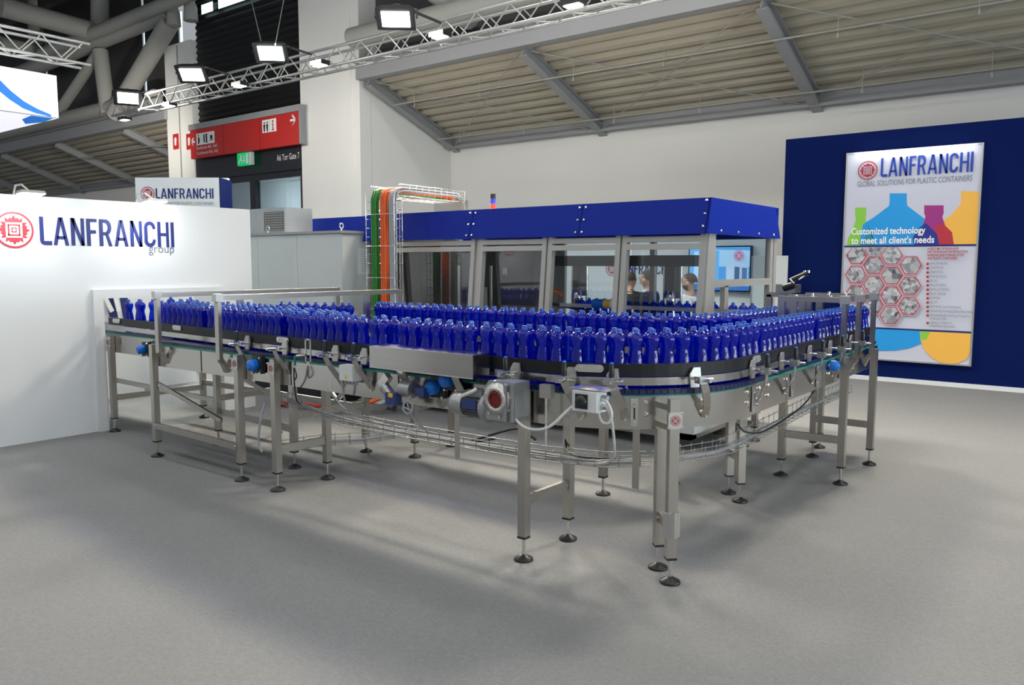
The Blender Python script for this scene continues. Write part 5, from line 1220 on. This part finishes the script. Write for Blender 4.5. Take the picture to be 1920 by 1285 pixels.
# ================================================================== BOTTLES
PH = .305
prof = [(.022, .0), (.037, .003), (.0412, .012), (.0418, .05), (.0418, .105), (.0412, .128), (.0390, .150), (.0352, .170), (.0318, .186), (.0306, .198), (.0318, .210), (.0358, .224), (.0398, .237), (.0415, .248), (.0408, .259), (.0368, .270), (.0290, .279), (.0195, .285), (.0130, .288), (.0125, .292)]
capp = [(.0160, .286), (.0165, .288), (.0150, .290), (.0145, .291), (.0145, .304), (.0130, .307)]
def blathe(mb, c=(0, 0, 0), n=16): return mb.lathe(prof, c, n)
bm_ = blathe(MB()).mesh('bottle', pet); cm_ = MB().lathe(capp, (0, 0, 0), 12).mesh('cap', capm)
D = .0845
cand = []          # (x, y, group)
POSTS = [(-6.27, 4.17), (-6.27, 5.27), (-5.40, 4.88), (-5.40, 5.28), (-6.27, 3.40), (-5.40, 3.40), (-2.44, 6.79), (-2.28, 6.79)]
def ok(x, y, s=.0837): return all((x-a)**2+(y-b)**2 > .078**2 for a, b in POSTS) and all((x-a)**2+(y-b)**2 > s*s for a, b, _ in cand if abs(x-a) < .1 and abs(y-b) < .1)
# front run: two zigzag rows hugging the outer strip, then the corner, then the far run
def row(L, d, xs, ye, start, jit, gap, grp, step=D):
    s = start; pts = along(lpath(d, xs, ye, **L), .004)
    k = 0.0; nxt = s
    while nxt*1.0 < len(pts)*.004:
        x, y, a = pts[int(nxt/.004)]
        x += rnd.uniform(-jit, jit); y += rnd.uniform(-jit, jit)
        if ok(x, y): cand.append((x, y, grp(x, y)))
        nxt += step + (rnd.uniform(.015, .05) if rnd.random() < gap else rnd.uniform(0, .004))
def gfun(x, y):
    if y > 4.35: return 'far'
    if x > -2.75: return 'corner'
    return 'front'
def yb(x):
    for (xa, ya), (xb, yb_) in zip(pre_o, pre_o[1:]+[(-4.3, 3.472)]):
        if xa <= x <= xb: return ya+(yb_-ya)*(x-xa)/(xb-xa)
    return 3.472
row(OUT, .068, -4.25, 7.05, .0, .0012, .16, gfun, .0865)
row(OUT, .154, -4.25, 7.05, .042, .0012, .24, gfun, .0865)
# packed mass where infeed table and front conveyor meet
def ytop(x):
    T = [(-6.75, 4.02), (-6.2, 4.20), (-5.4, 4.08), (-4.8, 3.92), (-4.3, 3.74), (-3.7, 3.68)]
    for (xa, a), (xb, b) in zip(T[:-1], T[1:]):
        if xa <= x <= xb: return a+(b-a)*(x-xa)/(xb-xa)
    return 0
for j in range(12):
    x = -6.75+(D/2 if j % 2 else 0)
    while x < -3.75:
        y = yb(x)+.058+j*.0755
        if y < ytop(x) and rnd.random() > .05:
            xx, yy = x+rnd.uniform(-.002, .002), y+rnd.uniform(-.001, .002)
            if ok(xx, yy): cand.append((xx, yy, 'mass'))
        x += .0885
# loose bottles coming out of the hatch
for x, y in ((-7.45, 3.76), (-7.44, 3.86), (-7.30, 3.80), (-7.36, 3.95), (-7.2, 4.14), (-7.11, 4.16), (-6.98, 3.83), (-6.93, 3.98), (-7.02, 4.05), (-6.88, 4.12), (-7.75, 4.35), (-7.5, 4.42)):
    if ok(x, y): cand.append((x, y, 'hatch'))
# return conveyor rows
def grp2(x, y): return 'return'
for i in range(16):
    t = i/16; x, y = -6.05+1.35*t, 4.45+.46*t
    for k in range(2):
        xx, yy = x+k*.03+rnd.uniform(-.004, .004), min(y, 4.66)+k*.0-.0
        if k == 0 and x < -5.3 and ok(xx, yy): cand.append((xx, yy, 'return'))
row(INN, .12, -5.4, 6.95, .02, .0012, .18, grp2, .0865); row(INN, .207, -5.4, 6.95, .06, .0012, .30, grp2, .0865)
x = -4.4
while x < -2.55:
    if ok(x, 6.87): cand.append((x, 6.87, 'feed'))
    x += D+rnd.uniform(0, .01)
# largest in the picture first
def depth(c): return (Vector((c[0], c[1], 1.1))-EYE).dot(FW)
front = [c for c in cand]
front.sort(key=lambda c: depth(c)+(1.2 if c[2] == 'return' else 0)+(.3 if c[2] == 'mass' and c[1] > yb(c[0])+.25 else 0)-(2.5 if c[2] in ('hatch',) else 0))
single, rest = front[:300], front[300:]
LB = {'front': ('empty blue plastic bottle on the front run of the L-shaped conveyor', 'bottles on the front run'),
      'corner': ('empty blue plastic bottle in the curve of the L-shaped conveyor', 'bottles in the conveyor curve'),
      'far': ('empty blue plastic bottle on the far run of the L-shaped conveyor', 'bottles on the far run'),
      'mass': ('empty blue plastic bottle packed between infeed table and front conveyor', 'bottles packed beside the infeed table'),
      'hatch': ('blue plastic bottle standing loose in front of the wall hatch', 'loose bottles by the hatch'),
      'return': ('empty blue plastic bottle on the second conveyor before the machine', 'bottles on the return conveyor'),
      'feed': ('blue plastic bottle on the short conveyor entering the machine', 'bottles entering the machine')}
proto = None
for x, y, g in single:
    b = bpy.data.objects.new('bottle', bm_); COL.objects.link(b); b.location = (x, y, ZT+.0005); b.rotation_euler.z = rnd.uniform(0, 6.28)
    tag(b, LB[g][0], 'bottle', LB[g][1])
    c = bpy.data.objects.new('cap', cm_); COL.objects.link(c); c.parent = b
mb = MB(); mc = MB()
for x, y, g in rest: blathe(mb, (x, y, ZT+.0005), 12); mc.lathe(capp, (x, y, ZT+.0005), 8)
if rest:
    o = mb.build('bottles', pet, label='further blue plastic bottles crowded behind the nearer ones', cat='bottles', kind='stuff')
    mc.build('caps', capm, o, kind='stuff')

# ================================================================== TELEVISION and meeting area behind the machine
tv = thing('wall_screen', (-4.9, 11.6, 1.2), 'large flat screen showing a bright blue factory picture on the white partition', 'screen')
s0 = aty(1292, 543, 11.62); s1 = aty(1407, 463, 11.62)
TX0, TX1, TZ0, TZ1 = s0.x, s1.x, s0.z, s1.z; TW, TH = TX1-TX0, TZ1-TZ0
mb = MB(); mb.box((TX0-.02, 11.62, TZ0-.02), (TX1+.02, 11.69, TZ1+.02)); mb.build('housing', blackp, tv)
scr = [('sky', (.10, .36, .75), [(0, 0), (1, 0), (1, 1), (0, 1)]), ('pale', (.38, .62, .85), [(.30, .55), (1, .55), (1, .92), (.30, .95)]), ('cab', (.16, .45, .80), [(.28, .08), (.50, .08), (.50, .92), (.28, .90)]),
       ('dark', (.03, .10, .25), [(.34, .5), (.44, .5), (.44, .82), (.34, .82)]), ('mach', (.45, .60, .80), [(.62, .12), (.98, .12), (.98, .62), (.62, .64)]), ('door', (.08, .14, .24), [(.76, .12), (.84, .12), (.84, .54), (.76, .55)]),
       ('door2', (.10, .20, .36), [(.88, .12), (.96, .12), (.96, .52), (.88, .53)]), ('panel', (.52, .66, .82), [(.64, .14), (.74, .14), (.74, .5), (.64, .5)]), ('floor', (.03, .12, .35), [(0, 0), (1, 0), (1, .10), (0, .14)]), ('col', (.40, .6, .8), [(.08, .2), (.16, .2), (.16, .9), (.08, .9)]), ('col2', (.05, .15, .35), [(.18, .3), (.24, .3), (.24, .7), (.18, .7)])]
for i, (n, c, pts) in enumerate(scr):
    mb = MB(); mb.add([(TX0+x*TW, 11.618-.001*i, TZ0+y*TH) for x, y in pts], [tuple(range(len(pts)))]); mb.build('screen_picture', mat('screen_'+n, c, .3, emit=c, estr=.8), tv)
mb = MB(); emblem(mb, (TX0+.83*TW, 11.60, TZ0+.80*TH), RX_, UZ, .08, 0); mb.build('emblem', mat('screen_red', (.6, .05, .1), .4, emit=(.6, .05, .1), estr=.8), tv)
s0 = aty(1410, 545, 11.5); s1 = aty(1445, 468, 11.5)
gpn = thing('grey_board', (s1.x, 11.5, 0), 'plain grey standing board beside the blue wall screen', 'board')
mb = MB(); mb.box((s0.x, 11.5, .05), (s1.x+.25, 11.53, aty(1410, 480, 11.5).z)); mb.build('panel', cabinetgrey, gpn)
mb = MB(); mb.box((s0.x-.02, 11.49, 0), (s0.x, 11.54, aty(1410, 480, 11.5).z)); mb.box((s0.x, 11.45, 0), (s1.x+.25, 11.58, .05)); mb.build('frame', alu, gpn)

def person(name, px, py, Y, face, label, coat, top_m, bend=0.0, hairc=hairm, beard=False, stool=''):
    """seated figure on a bar stool; face = heading in degrees, px/py = top of head"""
    tp = aty(px, py, Y); H0 = tp.z; x0, y0 = tp.x, Y
    f = Vector((math.cos(R(face)), math.sin(R(face)), 0)); s = Vector((-f.y, f.x, 0)); u = Vector((0, 0, 1)); base = Vector((x0, y0, 0))
    hz = H0-.115
    hip = base-f*.10+u*(hz-.62); chest = base-f*(.04-bend*.1)+u*(hz-.27); neck = base+u*(hz-.135)-f*.015; head = base+u*hz+f*.01
    V = [hip, chest-u*.14, chest, chest+u*.08, neck, neck+u*.05+f*.01, head-u*.03+f*.015, head+u*.03, head+u*.07]
    RAD = [(.15, .13), (.135, .115), (.15, .12), (.10, .09), (.055, .055), (.052, .054), (.064, .078), (.066, .082), (.050, .062)]
    E_ = [(0, 1), (1, 2), (2, 3), (3, 4), (4, 5), (5, 6), (6, 7), (7, 8)]
    for sg in (1, -1):
        n = len(V); sh_ = chest+s*sg*.17+u*.05; el = sh_-u*.27-f*.03+s*sg*.04; wr = el+f*.23+u*.04-s*sg*.05; hd = wr+f*.08
        V += [sh_, el, wr, hd]; RAD += [(.062, .062), (.046, .046), (.032, .032), (.036, .022)]; E_ += [(2, n), (n, n+1), (n+1, n+2), (n+2, n+3)]
        m_ = len(V)
        for k in range(4): V.append(hd+f*(.07-.01*abs(k-1.5))+s*(k-1.5)*.02-u*.02); RAD.append((.009, .009)); E_.append((n+3, m_+k))
        V.append(hd+s*sg*-.045+f*.02); RAD.append((.010, .010)); E_.append((n+3, m_+4))
        n = len(V); kn = hip+f*.42+s*sg*.12-u*.02; an = kn-u*.42-f*.08; to = an+f*.16-u*.04
        V += [hip+s*sg*.09, kn, an, to]; RAD += [(.085, .085), (.060, .060), (.042, .042), (.035, .045)]; E_ += [(0, n), (n, n+1), (n+1, n+2), (n+2, n+3)]
    # nose and ears
    n = len(V); V += [head+f*.098+u*.0, head+s*.082, head-s*.082]; RAD += [(.014, .016), (.012, .022), (.012, .022)]; E_ += [(6, n), (6, n+1), (6, n+2)]
    def skinobj(nm, V, RAD, E_, m, par=None, root=0, sub=2):
        off = Vector((hip.x, hip.y, hip.z)); me = bpy.data.meshes.new(nm); me.from_pydata([v-off for v in V], E_, []); o = bpy.data.objects.new(nm, me); COL.objects.link(o)
        md = o.modifiers.new('skin', 'SKIN'); md.use_smooth_shade = True
        for i, r_ in enumerate(RAD): me.skin_vertices[0].data[i].radius = r_; me.skin_vertices[0].data[i].use_root = (i == root)
        sb_ = o.modifiers.new('sub', 'SUBSURF'); sb_.levels = sub; sb_.render_levels = sub
        me.materials.append(m)
        if par: o.parent = par
        else: o.location = off
        ROOTLOC[o.name] = off
        return o
    b = skinobj(name, V, RAD, E_, skin); tag(b, label, 'person')
    # coat / shirt over trunk and sleeves
    Vc = [hip-u*.02, chest-u*.14, chest, chest+u*.07, neck-u*.035]; Rc = [(.165, .145), (.155, .135), (.170, .14), (.12, .105), (.072, .072)]; Ec = [(0, 1), (1, 2), (2, 3), (3, 4)]
    for sg in (1, -1):
        n = len(Vc); sh_ = chest+s*sg*.17+u*.05; el = sh_-u*.27-f*.03+s*sg*.04; wr = el+f*.20+u*.035-s*sg*.045
        Vc += [sh_, el, wr]; Rc += [(.075, .075), (.058, .058), (.046, .046)]; Ec += [(2, n), (n, n+1), (n+1, n+2)]
    skinobj('jacket' if coat == suit else 'shirt', Vc, Rc, Ec, coat, b)
    Vt = [hip-u*.03]; Rt = [(.16, .14)]; Et = []
    for sg in (1, -1):
        n = len(Vt); kn = hip+f*.42+s*sg*.12-u*.02; an = kn-u*.40-f*.08; Vt += [hip+s*sg*.09, kn, an]; Rt += [(.10, .10), (.072, .072), (.06, .06)]; Et += [(0, n), (n, n+1), (n+1, n+2)]
    skinobj('trousers', Vt, Rt, Et, suit, b)
    if coat == suit:
        mb = MB(); mb.lathe([(.066, -.02), (.062, .02)], neck-u*.02+f*.008, 14); mb.build('shirt_collar', shirt, b)
    # hair
    mb = MB(); ns, nr = 14, 8; vs = []
    for i in range(nr+1):
        ph = i/nr*math.pi*.56
        for k in range(ns):
            t = 2*math.pi*k/ns; rr2 = 1.0; back = math.cos(t)   # +1 = towards face
            ph2 = ph*(1.0 if back < .2 else .62)
            vs.append(head+u*.025+f*(.104*math.sin(ph2)*math.cos(t)-.008)+s*.086*math.sin(ph2)*math.sin(t)+u*.105*math.cos(ph2))
    mb.add(vs, [(i*ns+k, i*ns+(k+1) % ns, (i+1)*ns+(k+1) % ns, (i+1)*ns+k) for i in range(nr) for k in range(ns)], True); mb.build('hair', hairc, b)
    if beard:
        mb = MB(); vs = []
        for i in range(5):
            ph = -.1-i*.28
            for k in range(9):
                t = -1.5+k*3.0/8; vs.append(head-u*.03+f*.094*math.cos(ph)*math.cos(t)+s*.080*math.cos(ph)*math.sin(t)+u*.085*math.sin(ph))
        mb.add(vs, [(i*9+k, i*9+k+1, (i+1)*9+k+1, (i+1)*9+k) for i in range(4) for k in range(8)], True); mb.build('beard', hairc, b)
    # eyes, brows and mouth
    mb = MB()
    for sg in (1, -1): c = head+f*.088+s*sg*.032+u*.012; mb.lathe([(.001, -.008), (.008, 0), (.001, .008)], c, 8); mb.bar(c+u*.02-s*.015, c+u*.02+s*.015, .006, .006)
    mb.bar(head+f*.092-u*.052-s*.02, head+f*.092-u*.052+s*.02, .006, .005); mb.build('face_features', hairc, b)
    # stool
    sz = hip.z-.15; st = thing('bar_stool', (hip.x, hip.y, 0), stool, 'stool')
    mb = MB(); mb.lathe([(.17, sz-.05), (.18, sz-.04), (.18, sz-.01), (.16, sz)], (hip.x, hip.y, 0), 18); mb.build('seat', blackp, st)
    mb = MB(); mb.cyl((hip.x, hip.y, .03), (hip.x, hip.y, sz-.05), .025, 10); mb.build('column', chrome, st)
    mb = MB(); mb.lathe([(.20, 0), (.20, .012), (.04, .035)], (hip.x, hip.y, 0), 18); mb.build('base', chrome, st)
person('person', 1213, 509, 10.1, 190, 'person in dark suit and white collar seen in profile behind the machine', suit, shirt, stool='black bar stool under the person in profile')
person('person', 1183, 512, 10.6, 100, 'person in dark suit seen from behind through the machine glazing', suit, shirt, stool='black bar stool under the person turned away')
person('person', 1294, 514, 9.9, 195, 'bearded person in white shirt leaning forward behind the machine', shirt, shirt, .5, beard=True, stool='black bar stool under the bearded person')
